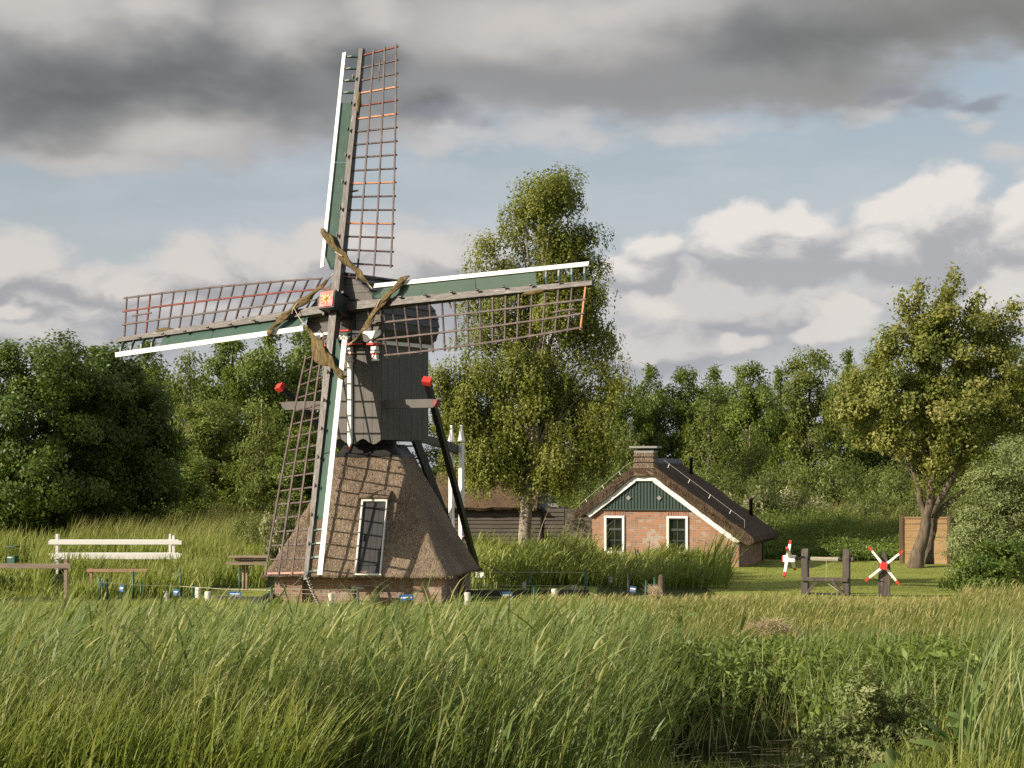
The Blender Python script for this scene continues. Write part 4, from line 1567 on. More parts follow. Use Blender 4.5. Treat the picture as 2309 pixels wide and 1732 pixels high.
def build_winch():
    Y = 47.0
    rz = R(-20)
    o = thing('sluice_winch', 'dark timber sluice winch frame with roped axle and white hand spokes', 'winch', (PX(1862, Y), Y, 0), rz)
    hw = .46
    zt = PZ(1237, Y)
    for sx in (-1, 1):
        m = MB()
        x = sx * hw
        m.prism([(-.085, -.2), (.085, -.2), (.085, zt - .20), (.035, zt - .12), (.03, zt - .02), (0, zt), (-.03, zt - .02), (-.05, zt - .12), (-.085, zt - .20)], 'x', x - .075, x + .075)
        m.build('post', M['windlass'], o, bevel=.01)
        b = MB()
        b.beam((x - sx * .03, -.10, .05), (sx * .15, -.10, PZ(1310, Y) + .02), .06, .075, (0, 1, 0))
        b.build('brace', M['windlass'], o)
    m = MB()
    m.box((0, -.115, PZ(1306, Y)), (1.04, .08, .085))
    m.build('cross_rail', M['windlass'], o, bevel=.008)
    z = PZ(1261, Y)
    m = MB()
    m.tube([(-.75, 0, z), (.60, 0, z)], .036, 10)
    m.tube([(.57, 0, z), (.63, 0, z)], .055, 10)
    ax = m.build('axle', M['windlass'], o, smooth=True)
    m = MB()
    path = [(-.33 + .62 * i / 240, .045 * math.cos(i * .9), z + .045 * math.sin(i * .9)) for i in range(240)]
    m.tube(path, .009, 5)
    m.tube([(.03, -.05, z), (.02, -.05, z - .4), (.0, -.08, .36)], .006, 5)
    m.tube([(-.02, -.06, PZ(1310, Y)), (.42, -.06, .06)], .008, 5)
    m.build('rope', M['rope'], ax)
    # hand spokes
    hb = MB()
    hb.box((-.81, 0, z), (.27, .15, .15))
    hub = hb.build('spoke_hub', M['white'], o, bevel=.015)
    rp = MB()
    rp.box((-.955, 0, z), (.03, .135, .135))
    rp.build('red_end', M['red'], hub, bevel=.008)
    for an, xo in ((50, -.86), (230, -.86), (149, -.78), (329, -.78)):
        a, b = MB(), MB()
        whirl_arm(a, b, Vector((0, math.cos(R(an)), math.sin(R(an)))), .06, .50, .07, .05, Vector((xo, 0, z)))
        so = a.build('spoke', M['white'], hub)
        b.build('red_tip', M['red'], hub)
    # dark sluice mouth under the frame
    s = MB()
    s.box((0, .05, .02), (.80, .3, .12))
    s.build('sluice_board', M['black'], o)

    Y2 = 47.0
    p = thing('whirl_post', 'dark pointed post carrying a white cross of spokes with red tips', 'winch post', (PX(1994, Y2), Y2, 0), R(-12))
    zt = PZ(1244, Y2)
    m = MB()
    m.prism([(-.13, -.2), (.13, -.2), (.13, zt - .32), (.06, zt - .14), (.03, zt), (-.03, zt), (-.06, zt - .14), (-.13, zt - .32)], 'y', -.07, .07)
    po = m.build('post', M['windlass'], p, bevel=.01)
    zc = PZ(1275, Y2)
    hb = MB()
    hb.box((0, -.16, zc), (.15, .18, .15), Matrix.Rotation(R(14), 3, 'Y'))
    hub = hb.build('spoke_hub', M['white'], p, bevel=.012)
    rp = MB()
    rp.box((0, -.265, zc), (.165, .03, .165), Matrix.Rotation(R(14), 3, 'Y'))
    rp.build('red_plate', M['red'], hub, bevel=.012)
    for (dx, dz) in ((-.118, .148), (.150, .122), (-.148, -.122), (.122, -.152)):
        a, b = MB(), MB()
        whirl_arm(a, b, Vector((dx, 0, dz)), .09, .53, .055, .042, Vector((0, -.17, zc)))
        a.build('spoke', M['white'], hub)
        b.build('red_tip', M['red'], hub)
    c = MB()
    c.tube([(-.30, -.16, zc - .245), (-.15, -.10, zc - .33), (.0, -.075, zc - .36)], .008, 5)
    c.build('tether', M['black'], p)


build_winch()


def build_screen():
    Y = 62.0
    x0, x1 = PX(2028, Y), PX(2140, Y)
    o = thing('reed_screen', 'brown reed mat screen between two timber posts behind the leaning tree', 'screen', (x0, Y, 0), R(-4))
    L = x1 - x0
    zt = PZ(1166, Y)
    m = MB()
    n = 90
    rnd = random.Random(4)
    for i in range(n):
        zz = .02 + (zt - .04) * (i + .5) / n
        m.box((L / 2 + .04, rnd.uniform(-.006, .006), zz), (L - .1, .014, (zt) / n * .8))
    m.build('reed_mat', M['mat_reed'], o)
    for x, w in ((.05, .10), (L - .03, .10)):
        p = MB()
        p.box((x, 0, (zt + .04) / 2), (w, .09, zt + .06))
        p.build('post', M['plank_brown'], o)
    p = MB()
    p.box((L / 2 + .03, -.01, zt - .015), (L - .22, .05, .045))
    p.build('top_rail', M['plank_pink'], o)
    for zz in (.35, .8, 1.2):
        w = MB()
        w.tube([(.1, -.018, zz), (L - .1, -.018, zz + .02)], .006, 4)
        w.build('binding_wire', M['metal'], o)


M['plank_brown'] = mat_wood('brown_post', (0.06, 0.038, 0.024), (0.13, 0.085, 0.055), (0.20, 0.14, 0.095), (12, 12, 1.5), 0.8)
build_screen()


# ------------------------------------------------------------------ fence posts, warning signs, bollards
def yb(py):
    return HC * F / (py - HY)


post_specs = [
    (225, 1302, 1343, 'thin green post farthest left, beside a small blue sign'),
    (242, 1306, 1346, 'thin green post just right of the farthest left one'),
    (300, 1290, 1345, 'green post rising in front of the low pinkish rail'),
    (318, 1314, 1345, 'short green stub right of the post at the pinkish rail'),
    (407, 1286, 1340, 'tall green post holding the grey sign back'),
    (434, 1321, 1345, 'short green post between the white bollards left of the mill'),
    (540, 1281, 1338, 'tall green post in front of the plank stack poles'),
    (612, 1326, 1378, 'green post in the grass below the hanging sail'),
    (807, 1329, 1378, 'green post in front of the mill step bench'),
    (1196, 1286, 1338, 'tall green post right of the mill, left of the short ones'),
    (1204, 1324, 1362, 'short green post by the black pipe, near the white bollard'),
    (1320, 1288, 1340, 'tall dark green post at the end of the black pipe'),
    (1349, 1317, 1346, 'short green post beside the broken bank boards'),
    (1417, 1294, 1352, 'black post carrying the navy sign'),
    (1457, 1310, 1352, 'green post between navy sign and tree stump'),
    (1476, 1303, 1345, 'slim green post standing nearest the tree stump'),
]
for px, py0, py1, lab in post_specs:
    Y = yb(py1)
    m = MB()
    h = PZ(py0, Y)
    m.tube([(0, 0, -.15), (0, 0, h)], .024, 8)
    m.tube([(0, 0, h), (0, 0, h + .012)], [.027, .018], 8)
    o = m.build('fence_post', M['black'] if 'black post' in lab else M['post_green'], smooth=True)
    o.location = (PX(px, Y), Y, 0)
    tag(o, lab, 'fence post', 'thin posts of the wire fence around the mill')


def text_mesh(body, size, mat, parent, mtx, name='lettering'):
    cu = bpy.data.curves.new('txt', 'FONT')
    cu.body = body
    cu.size = size
    cu.align_x = 'CENTER'
    cu.extrude = .0015
    cu.offset = .002
    to = bpy.data.objects.new('tmp', cu)
    COL.objects.link(to)
    bpy.context.view_layer.update()
    me = bpy.data.meshes.new_from_object(to.evaluated_get(bpy.context.evaluated_depsgraph_get()))
    bpy.data.objects.remove(to)
    me.materials.clear()
    me.materials.append(mat)
    o = bpy.data.objects.new(name, me)
    COL.objects.link(o)
    o.parent = parent
    o.matrix_local = mtx
    return o


sign_specs = [
    (230, 1316, 5, 13, 47.6, 8, 'sign_blue', 'thin blue warning sign seen nearly edge on at the far left post', 0),
    (275, 1327, 12, 14, 47.0, -8, 'sign_blue', 'tilted blue warning sign in the reeds left of the white bollards', 1),
    (399, 1336, 18, 14, 46.5, 0, 'sign_blue', 'bright blue warning sign under the grey sign back', 1),
    (530, 1341, 29, 14.5, 45.5, 0, 'sign_blue', 'wide pale blue warning sign over the black boards left of the mill', 2),
    (916, 1347, 33, 13, 42.3, 4, 'sign_blue', 'wide blue warning sign in front of the mill plinth', 2),
    (1144, 1341, 24, 14, 44.6, 0, 'sign_navy', 'blue warning sign half hidden by reeds at the black pipe', 2),
    (1427, 1329, 16, 14, 46.3, -5, 'sign_navy', 'navy warning sign on the black post', 1),
]
for px, py, w, h, Y, rot, mt, lab, txt in sign_specs:
    o = thing('warning_sign', lab, 'sign', (PX(px, Y), Y - .04, PZ(py, Y)), 0, 'blue keep-out signs on the wire fence')
    o.rotation_euler = (0, R(-rot), R(-60 if w < 6 else (-25 if w < 20 else -6)))
    sw = (14 if w < 6 else w) / F * Y
    sh = h / F * Y
    m = MB()
    m.box((0, 0, 0), (sw, .008, sh))
    m.build('plate', M[mt], o)
    if txt:
        bx = MB()
        bx.box((0, -.006, 0), (sw * .78, .006, sh * .42))
        if px not in (916, 1144):
            bx.build('white_panel', M['sign_white'], o)
            tm = M[mt]
        else:
            tm = M['sign_white']
        text_mesh('VERBODEN TOEGANG', sw * .78 / 10.4 * (1.0 if txt == 2 else 1.0), tm, o, Matrix.Translation((0, -.0105 if tm is M[mt] else -.006, -sh * .13)) @ Matrix.Rotation(R(90), 4, 'X') @ Matrix.Scale(1.6 if txt == 2 else 2.0, 4, (0, 1, 0)))
    st = MB()
    st.tube([(0, .02, -.5), (0, .02, sh / 2)], .012, 6)
    st.build('stake', M['post_green'], o)

for px, py, w, h, Y, mt, lab in [
    (397, 1299, 15, 11, 50.0, 'sign_grey', 'grey back of a small sign on the tall green post'),
    (1082, 1296, 19, 13, 50.0, 'sign_white', 'blank white board sticking out past the mill plinth'),
    (1182, 1320, 8, 15, 48.2, 'sign_grey', 'grey upright plate left of the tall green post'),
    (1294, 1326, 12, 13, 47.8, 'sign_grey', 'grey plate with a dark stroke, above the black pipe'),
    (1378, 1307, 12, 12, 50.5, 'sign_grey', 'small grey square plate among the reeds below the cottage'),
]:
    o = thing('small_plate', lab, 'sign', (PX(px, Y), Y, PZ(py, Y)), R(-10), 'small plain plates near the wire fence')
    m = MB()
    m.box((0, 0, 0), (w / F * Y, .01, h / F * Y))
    m.build('plate', M[mt], o, bevel=.004)
    m = MB()
    m.tube([(0, .02, -.6), (0, .02, 0)], .012, 6)
    m.build('stake', M['post_green'], o)
    if px == 1294:
        m = MB()
        m.box((.01, -.008, -.01), (.012, .006, .07))
        m.box((.02, -.008, -.042), (.02, .006, .012))
        m.build('mark', M['black'], o)

for i, (px, py0, py1, w, lab) in enumerate([
    (376, 1333, 1350, 11, 'mossy white bollard leaning left of the blue sign'),
    (447, 1325, 1344, 13, 'white bollard standing farther back beside a short green post'),
    (469, 1334, 1354, 15, 'white bollard in front of the black boards'),
    (746, 1338, 1362, 14, 'white bollard in the grass below the mill door'),
    (1054, 1336, 1362, 14, 'white bollard at the right corner of the plinth'),
    (1250, 1328, 1354, 14, 'white bollard in front of the black pipe'),
]):
    Y = yb(py1 + 4)
    r = w / F * Y / 2
    h = PZ(py0, Y)
    m = MB()
    m.lathe([(r, -.15), (r, h - .02), (r * .9, h), (r * .3, h + .005)], n=14)
    o = m.build('bollard', M['concrete'], smooth=False)
    o.location = (PX(px, Y), Y, 0)
    o.rotation_euler = (0, R(-8 if i == 0 else 0), i * .7)
    tag(o, lab, 'bollard', 'white bollards around the mill')

# black boards and black pipe lying in the grass
m = MB()
pts = [(488, 1352, 44.6), (590, 1350, 44.2), (640, 1322, 46.4)]
for a, b in zip(pts, pts[1:]):
    for k_, dz in ((0, 0.0), (1, .07)):
        pa, pb = Vector((PX(a[0], a[2]), a[2] + k_ * .12, .05 + dz)), Vector((PX(b[0], b[2]), b[2] + k_ * .12, .05 + dz + (.1 if b[0] > 600 else 0)))
        m.beam(pa, pb, .10, .09)
tag(m.build('black_board', M['black']), 'black tarred boards kinked along the grass left of the mill', 'boards')
m = MB()
m.beam(P(1040, 1338, 45.6), P(1325, 1336, 46.6), .22, .13)
tag(m.build('black_pipe', M['black']), 'long black trough lying right of the mill behind the bollards', 'trough')
m = MB()
rnd = random.Random(8)
for i in range(5):
    a = P(1330 + i * 7, 1338 + i * 3, 46.2)
    m.beam(a, a + Vector((.35, -.1, -.12)), .12, .03, (0, .3, 1))
tag(m.build('bank_board', M['plank_grey']), 'broken grey bank boards at the end of the black trough', 'boards')
m = MB()
m.lathe([(.08, -.1), (.075, .25), (.06, .42), (.035, .47), (.01, .40)], n=10)
o = m.build('tree_stump', M['bark'])
o.location = (PX(1491, 47.5), 47.5, 0)
tag(o, 'short broken stump beside dry straw below the cottage', 'stump')

# fence wires
m = MB()
for (x0, y0, x1, y1, Ya, Yb) in ((225, 1313, 407, 1322, 46.5, 47), (407, 1322, 610, 1331, 47, 43), (612, 1337, 807, 1338, 42.6, 42.6), (612, 1327, 807, 1330, 42.6, 42.6)):
    m.tube([P(x0, y0, Ya), P((x0 + x1) / 2, (y0 + y1) / 2 + 2, (Ya + Yb) / 2), P(x1, y1, Yb)], .006, 4)
tag(m.build('fence_wire', M['rope']), 'pale wires strung between green posts in front and left of the mill', 'wire')
m = MB()
for (x0, y0, x1, y1) in ((1030, 1288, 1320, 1291), (1030, 1317, 1320, 1322)):
    m.tube([P(x0, y0, 47.6), P((x0 + x1) / 2, (y0 + y1) / 2 + 1, 47.6), P(x1, y1, 47.6)], .006, 4)
tag(m.build('fence_wire', M['rope']), 'pale wires strung between the tall green posts right of the mill', 'wire')

# chain holding the hanging sail, and the tether running left
def chain(p0, p1, n, r, name, lab):
    m = MB()
    p0, p1 = Vector(p0), Vector(p1)
    d = (p1 - p0)
    L = d.length / n
    for i in range(n):
        c = p0 + d * ((i + .5) / n) + Vector((0, 0, -.05 * math.sin(math.pi * (i + .5) / n)))
        dn = d.normalized()
        s = dn.cross(Vector((0, 0, 1)) if i % 2 else Vector((0, 1, .2))).normalized()
        ring = [c + dn * (L * .72 * math.cos(a)) + s * (r * math.sin(a)) for a in (2 * math.pi * j / 8 for j in range(9))]
        m.tube(ring, r * .30, 5, cap=False, mi=i % 2)
    o = m.build(name, [M['black'], M['rope']])
    tag(o, lab, 'chain')


tipw = MILL.location + Matrix.Rotation(-TH, 3, 'Z') @ (CL - Vv * 5.92 + n_l * .16)
chain(tipw, Vector((PX(728, 42.2), 42.2, .02)), 26, .032, 'chain', 'black and white chain from the hanging sail tip to the ground')
chain(tipw + Vector((0, 0, .08)), Vector((PX(606, 43.0), 43.0, .12)), 44, .012, 'thin_chain', 'thin dark chain slanting left from the sail tip across the plinth')
m = MB()
m.tube([P(1086, 1268, 49.8), P(1150, 1301, 49), P(1200, 1318, 48.5)], .012, 5)
tag(m.build('guy_rope', M['black']), 'dark rope slanting from the thatch corner down into the reeds', 'rope')
m = MB()
m.tube([P(1056, 1224, 50.6), P(1066, 1264, 50.4)], .02, 6)
tag(m.build('red_stick', M['red']), 'small red stick at the right slope of the thatch', 'stick')


# ------------------------------------------------------------------ ground, lawn, water
def sm(a, b, x):
    t = np.clip((x - a) / (b - a), 0, 1)
    return t * t * (3 - 2 * t)


def ground_z(x, y):
    x, y = np.asarray(x, float), np.asarray(y, float)
    z = 0.035 * np.sin(x * .9 + y * .31) * np.cos(y * .7 - x * .2)
    x0, y0 = x, y
    x = x + .22 * np.sin(y0 * 3.1 + .5) + .12 * np.sin(y0 * 7.3)
    y = y + .28 * np.sin(x0 * 2.7 + 1.0) + .15 * np.sin(x0 * 6.1)
    pond = np.exp(-(((x - 2.45) / 1.30) ** 4 + ((y - 22.7) / 3.1) ** 4))
    z = z - .85 * pond
    z = z - .55 * np.exp(-(((x + 10.8) / 2.4) ** 4 + ((y - 50.5) / 3.0) ** 4))      # ditch under the grey rail
    x, y = x0, y0
    z = z - .30 * sm(17, 8, y)
    return z


def grid(xs, ys, zf):
    X, Y = np.meshgrid(xs, ys)
    Z = zf(X, Y)
    v = np.stack([X, Y, Z], -1).reshape(-1, 3)
    nx, ny = len(xs), len(ys)
    i = np.arange(nx * ny).reshape(ny, nx)
    q = np.stack([i[:-1, :-1], i[:-1, 1:], i[1:, 1:], i[1:, :-1]], -1).reshape(-1, 4)
    return v, q


xs = np.concatenate([[-4000, -1500, -600, -250, -120, -70, -45], np.arange(-30, -15, 1.5), np.arange(-15, 15.01, .15), np.arange(16.5, 31, 1.5), [45, 70, 120, 250, 600, 1500, 4000]])
ys = np.concatenate([[-4000, -800, -150, -40, -10, 2], np.arange(6, 17, 1.0), np.arange(17, 62, .15), np.arange(62, 120, 2.0), [130, 160, 220, 350, 700, 1500, 4000]])
v, q = grid(xs, ys, ground_z)
tag(np_mesh('ground', v, q, {}, M['ground']), kind='structure')
v, q = grid(np.linspace(.4, 4.6, 8), np.linspace(18.6, 27.0, 8), lambda x, y: np.full_like(x, -.36))
tag(np_mesh('water', v, q, {}, M['water']), kind='structure')
v, q = grid(np.linspace(-14, -8, 4), np.linspace(46.5, 54.5, 4), lambda x, y: np.full_like(x, -.34))
tag(np_mesh('water', v, q, {}, M['water']), kind='structure')
lx = np.arange(4.6, 15.2, .3)
ly = np.arange(43.5, 66.1, .3)
v, q = grid(lx, ly, lambda x, y: ground_z(x, y) + .012)
tag(np_mesh('lawn', v, q, {}, M['lawn_soil']), kind='structure')
v, q = grid(np.arange(-7.0, 2.2, .3), np.arange(41.5, 50.2, .3), lambda x, y: ground_z(x, y) + .012)
tag(np_mesh('lawn', v, q, {}, M['lawn_soil']), kind='structure')


# ------------------------------------------------------------------ blades and leaves
def blades(rng, base, L, W, az, lean0, bend, tint, K=4):
    N = len(base)
    dirx, diry = np.cos(az), np.sin(az)
    psi = az + np.pi / 2 + rng.uniform(-1.1, 1.1, N)
    sx, sy = np.cos(psi), np.sin(psi)
    p = base.copy()
    V = np.empty((N, K + 1, 2, 3))
    A = np.empty((N, K + 1, 2))
    prof = [1.0 if K < 2 else min(1.0, 1.55 * (1 - (i / K) ** 1.6)) if i else .75 for i in range(K + 1)]
    for i in range(K + 1):
        w = W * max(prof[i], .06) / 2
        off = np.stack([sx * w, sy * w, np.zeros(N)], -1)
        V[:, i, 0] = p - off
        V[:, i, 1] = p + off
        A[:, i] = i / K
        th = lean0 + bend * ((i + .5) / K) ** 1.4
        st = L / K
        p = p + np.stack([np.sin(th) * dirx * st, np.sin(th) * diry * st, np.cos(th) * st], -1)
    idx = np.arange(N)[:, None] * (2 * (K + 1)) + np.arange(K)[None, :] * 2
    Q = np.stack([idx, idx + 1, idx + 3, idx + 2], -1).reshape(-1, 4)
    return V.reshape(-1, 3), Q, A.reshape(-1), np.repeat(tint, 2 * (K + 1))


class Veg:
    def __init__(self):
        self.v, self.q, self.a, self.t, self.n = [], [], [], [], 0

    def add(self, v, q, a, t):
        self.v.append(v)
        self.q.append(q + self.n)
        self.a.append(a)
        self.t.append(t)
        self.n += len(v)

    def build(self, name, mat, parent=None):
        return np_mesh(name, np.concatenate(self.v), np.concatenate(self.q), {'along': np.concatenate(self.a), 'tint': np.concatenate(self.t)}, mat, parent)


def leaves(rng, c, size, aspect=.55, up=.35, droop=None, tint=None, out=None):
    """one pointed quad per leaf"""
    N = len(c)
    nrm = rng.normal(size=(N, 3)) * (1.0 if out is None else .55) + np.array([0, 0, up])
    if out is not None:
        nrm = nrm + out * .85
    nrm /= np.linalg.norm(nrm, axis=1)[:, None]
    a = rng.normal(size=(N, 3))
    if droop is not None:
        a = a * .55 + np.array([0, 0, -droop])
    a -= nrm * (a * nrm).sum(1)[:, None]
    a /= np.linalg.norm(a, axis=1)[:, None] + 1e-9
    b = np.cross(nrm, a)
    s = size * rng.uniform(.7, 1.3, N)
    a *= (s / 2)[:, None]
    b *= (s * aspect / 2)[:, None]
    k = nrm * (s * .10)[:, None]
    V = np.stack([c - a, c + b + k, c + a, c - b + k], 1).reshape(-1, 3)
    Q = np.arange(N * 4).reshape(N, 4)
    t = rng.uniform(0, 1, N) if tint is None else tint
    return V, Q, np.repeat(rng.uniform(0, 1, N), 4), np.repeat(t, 4)


def scatter(rng, n, Y0, Y1, pxa, pxb, pw=1.0):
    """n points uniform per ground area between two depths; pxa, pxb give the side limits at each depth"""
    u = rng.uniform(0, 1, n)
    Y = np.sqrt(Y0 * Y0 + u * (Y1 * Y1 - Y0 * Y0))
    a = pxa(Y) if callable(pxa) else np.full(n, float(pxa))
    b = pxb(Y) if callable(pxb) else np.full(n, float(pxb))
    px = a + (b - a) * rng.uniform(0, 1, n)
    X = (px - 1154.5) / F * Y
    return np.stack([X, Y, ground_z(X, Y)], -1), px


def clump(rng, x, y, s, seed):
    """smooth field for patchiness, about -1 .. 1"""
    r = np.random.default_rng(seed)
    out = 0
    for i in range(5):
        f = s * (1.6 ** i)
        a, b, c = r.uniform(0, 6.28, 3)
        out = out + np.sin(x * f * np.cos(a) + y * f * np.sin(a) + b) * np.cos(x * f * np.sin(a) - y * f * np.cos(a) + c) / (1.25 ** i)
    return out / 2.2


# the big reed bed in front
rng = np.random.default_rng(11)
vg = Veg()
edge = lambda Y: 1430 + 55 * np.sin(Y * 1.3) - 11 * np.maximum(0, Y - 27)
base, px = scatter(rng, 54000, 17.0, 42.5, -330, edge)
x, y = base[:, 0], base[:, 1]
cl = clump(rng, x, y, .9, 5)
hmax = np.clip(2.80 - .0655 * y + .13 * clump(rng, x, y, .8, 91) - .10 * sm(36, 42, y), .08, 1.55)
keep = rng.uniform(0, 1, len(x)) < np.clip(.72 + .62 * cl, .12, 1) * np.clip((43 - y) / 3 + .35, .35, 1)
base, x, y, cl, hmax = base[keep], x[keep], y[keep], cl[keep], hmax[keep]
N = len(x)
L = hmax * rng.uniform(.55, 1.08, N) * (1 + .10 * cl) * 1.06

W = rng.uniform(.008, .020, N) * np.clip(.85 + .012 * (y - 20), .8, 1.15)
az = rng.normal(.08, .55, N)
lean0 = np.abs(rng.normal(.12, .12, N)) + np.clip((y - 30) * .02, 0, .25)
bend = rng.uniform(.15, .85, N) * np.where(rng.uniform(0, 1, N) < .2, 1.6, 1)
tint = np.clip(rng.normal(.42, .20, N) + .10 * cl + np.clip((y - 33) * .022, -.06, .22), 0, 1)
tint = np.where(rng.uniform(0, 1, N) < .07, .98, tint)
vg.add(*blades(rng, base, L, W, az, lean0, bend, tint, 5))
# leaves branching from the stems, most of them blown to the right
for lo, hi, pr in ((.25, .55, .75), (.45, .80, .95), (.65, .98, .9)):
    sel = rng.uniform(0, 1, N) < pr
    b2, L2 = base[sel].copy(), L[sel]
    f = rng.uniform(lo, hi, len(L2))
    b2[:, 0] += L2 * f * np.sin(lean0[sel] + bend[sel] * f * .35) * np.cos(az[sel])
    b2[:, 1] += L2 * f * np.sin(lean0[sel] + bend[sel] * f * .35) * np.sin(az[sel])
    b2[:, 2] += L2 * f * np.cos(lean0[sel] + bend[sel] * f * .35) * .97
    n2 = len(b2)
    azz = np.where(rng.uniform(0, 1, n2) < .22, rng.uniform(-3.14, 3.14, n2), rng.normal(.05, .6, n2))
    vg.add(*blades(rng, b2, rng.uniform(.14, .46, n2) * np.clip(hmax[sel] + .22, .30, 1), rng.uniform(.012, .030, n2), azz, rng.uniform(.2, 1.0, n2), rng.uniform(.0, .9, n2), np.clip(tint[sel] + rng.normal(.04, .10, n2), 0, 1), 3))
# brown flowering stalks and dead stems standing among the reeds
b3, px3 = scatter(rng, 1500, 18, 41, -70, 1420)
n3 = len(b3)
h3 = np.clip(2.86 - .0640 * b3[:, 1], .2, 1.6) * rng.uniform(.6, 1.08, n3)
vg.add(*blades(rng, b3, h3, rng.uniform(.006, .010, n3), rng.normal(.1, .6, n3), np.abs(rng.normal(.12, .1, n3)), rng.uniform(.1, .5, n3), np.full(n3, 1.0), 4))
# finer sedge at the lower left
b3, px3 = scatter(rng, 9000, 17.5, 23.5, 420, 930)
k3 = clump(rng, b3[:, 0], b3[:, 1], 1.5, 101) > -.1
b3 = b3[k3]
n3 = len(b3)
vg.add(*blades(rng, b3, rng.uniform(.5, 1.25, n3), rng.uniform(.004, .008, n3), rng.uniform(-3.1, 3.1, n3), np.abs(rng.normal(.25, .15, n3)), rng.uniform(.6, 1.6, n3), np.clip(rng.normal(.66, .2, n3), 0, 1), 5))
# a ragged far edge: taller tufts here and there
b3, px3 = scatter(rng, 1500, 36.5, 43.0, -70, 1330)
k3 = clump(rng, b3[:, 0], b3[:, 1], 1.7, 77) > .25
b3 = b3[k3]
n3 = len(b3)
vg.add(*blades(rng, b3, np.clip(3.10 - .0650 * b3[:, 1], .2, 1) * rng.uniform(.6, 1.15, n3), rng.uniform(.016, .034, n3), rng.normal(.05, .5, n3), np.abs(rng.normal(.25, .15, n3)), rng.uniform(.4, 1.2, n3), np.clip(rng.normal(.55, .15, n3), 0, 1), 5))
tag(vg.build('reed_bed', M['reed']), kind='stuff')

# brighter grass low in front on the left, and along the near edge
rng = np.random.default_rng(12)
vg = Veg()
base, px = scatter(rng, 15000, 16.0, 23.5, -260, lambda Y: 640 + 60 * np.sin(Y * 2))
N = len(base)
cl = clump(rng, base[:, 0], base[:, 1], 1.2, 9)
L = np.clip(2.6 - .075 * base[:, 1], .3, 1.4) * rng.uniform(.6, 1.05, N)
vg.add(*blades(rng, base, L, rng.uniform(.010, .026, N), rng.normal(.2, 1.0, N), np.abs(rng.normal(.12, .12, N)), rng.uniform(.3, 1.3, N), np.clip(rng.normal(.42, .18, N) + .15 * cl, 0, 1), 5))
base, px = scatter(rng, 9000, 36.5, 43.5, -70, 560)
N = len(base)
L = np.clip(2.9 - .0625 * base[:, 1], .12, 1) * rng.uniform(.5, 1.1, N)
vg.add(*blades(rng, base, L, rng.uniform(.016, .032, N), rng.normal(.1, .9, N), np.abs(rng.normal(.15, .12, N)), rng.uniform(.3, 1.3, N), np.clip(rng.normal(.42, .2, N), 0, 1), 4))
tag(vg.build('tall_grass', M['reed_bright']), kind='stuff')

rng = np.random.default_rng(72)
vg = Veg()
base, px = scatter(rng, 9000, 16.5, 23.2, 1380, 2400)
kk = base[:, 2] > -.36
base = base[kk]
N = len(base)
vg.add(*blades(rng, base, rng.uniform(.12, .42, N), rng.uniform(.008, .018, N), rng.uniform(-3.1, 3.1, N), np.abs(rng.normal(.2, .2, N)), rng.uniform(.3, 1.3, N), np.clip(rng.normal(.45, .2, N), 0, 1), 4))
tag(vg.build('bank_grass', M['reed_bright']), kind='stuff')

# flowering meadow grass on the right, behind the bank
rng = np.random.default_rng(13)
vg = Veg()
base, px = scatter(rng, 52000, 26.5, 44.6, lambda Y: np.where(Y > 33, 1170 + 60 * np.sin(Y), 1420), 2380)
kk = rng.uniform(0, 1, len(px)) < np.clip((base[:, 1] - 26) / 9 + .35 * clump(rng, base[:, 0], base[:, 1], 1.0, 55), .06, 1)
base, px = base[kk], px[kk]
x, y = base[:, 0], base[:, 1]
N = len(base)
cl = clump(rng, x, y, .8, 3)
L = np.clip(2.86 - .0605 * y, .16, .62) * rng.uniform(.55, 1.12, N) * (1 + .15 * cl)
L *= np.where(px > 2150, 1.45, 1.0) * np.where((px > 1640) & (px < 2080) & (y > 43), .55, 1.0)
tint = np.clip(rng.normal(.40, .22, N) + .22 * clump(rng, x, y, .6, 8), 0, 1)
vg.add(*blades(rng, base, L, rng.uniform(.008, .020, N), rng.normal(.1, .9, N), np.abs(rng.normal(.18, .16, N)), rng.uniform(.2, 1.2, N), tint, 4))
# nodding seed heads
sel = rng.uniform(0, 1, N) < .16
b2 = base[sel].copy()
b2[:, 2] += L[sel] * .86
b2[:, 0] += L[sel] * .22
n2 = len(b2)
vg.add(*blades(rng, b2, rng.uniform(.07, .14, n2), rng.uniform(.012, .022, n2), rng.normal(.1, .7, n2), rng.uniform(.2, .7, n2), rng.uniform(.3, .9, n2), rng.uniform(.8, 1.0, n2), 2))
tag(vg.build('meadow_grass', M['meadow']), kind='stuff')

# green bank above the pond: sedge tufts and soft herbs
rng = np.random.default_rng(14)
vg = Veg()
base, px = scatter(rng, 19000, 22.0, 38.0, lambda Y: 1440 + 25 * np.sin(Y * 2), 2380)
x, y = base[:, 0], base[:, 1]
keep = (base[:, 2] > -.37)
cl = clump(rng, x, y, 1.6, 17)
keep &= rng.uniform(0, 1, len(x)) < np.clip(.55 + .7 * cl, .08, 1)
base, x, y, cl, px = base[keep], x[keep], y[keep], cl[keep], px[keep]
N = len(x)
L = np.clip(2.75 - .070 * y, .22, .95) * rng.uniform(.5, 1.1, N) * (1 + .25 * cl)
az = rng.uniform(-3.14, 3.14, N) * .6 + .1
vg.add(*blades(rng, base, L, rng.uniform(.012, .030, N), az, np.abs(rng.normal(.15, .14, N)), rng.uniform(.4, 1.5, N), np.clip(rng.normal(.42, .2, N), 0, 1), 5))
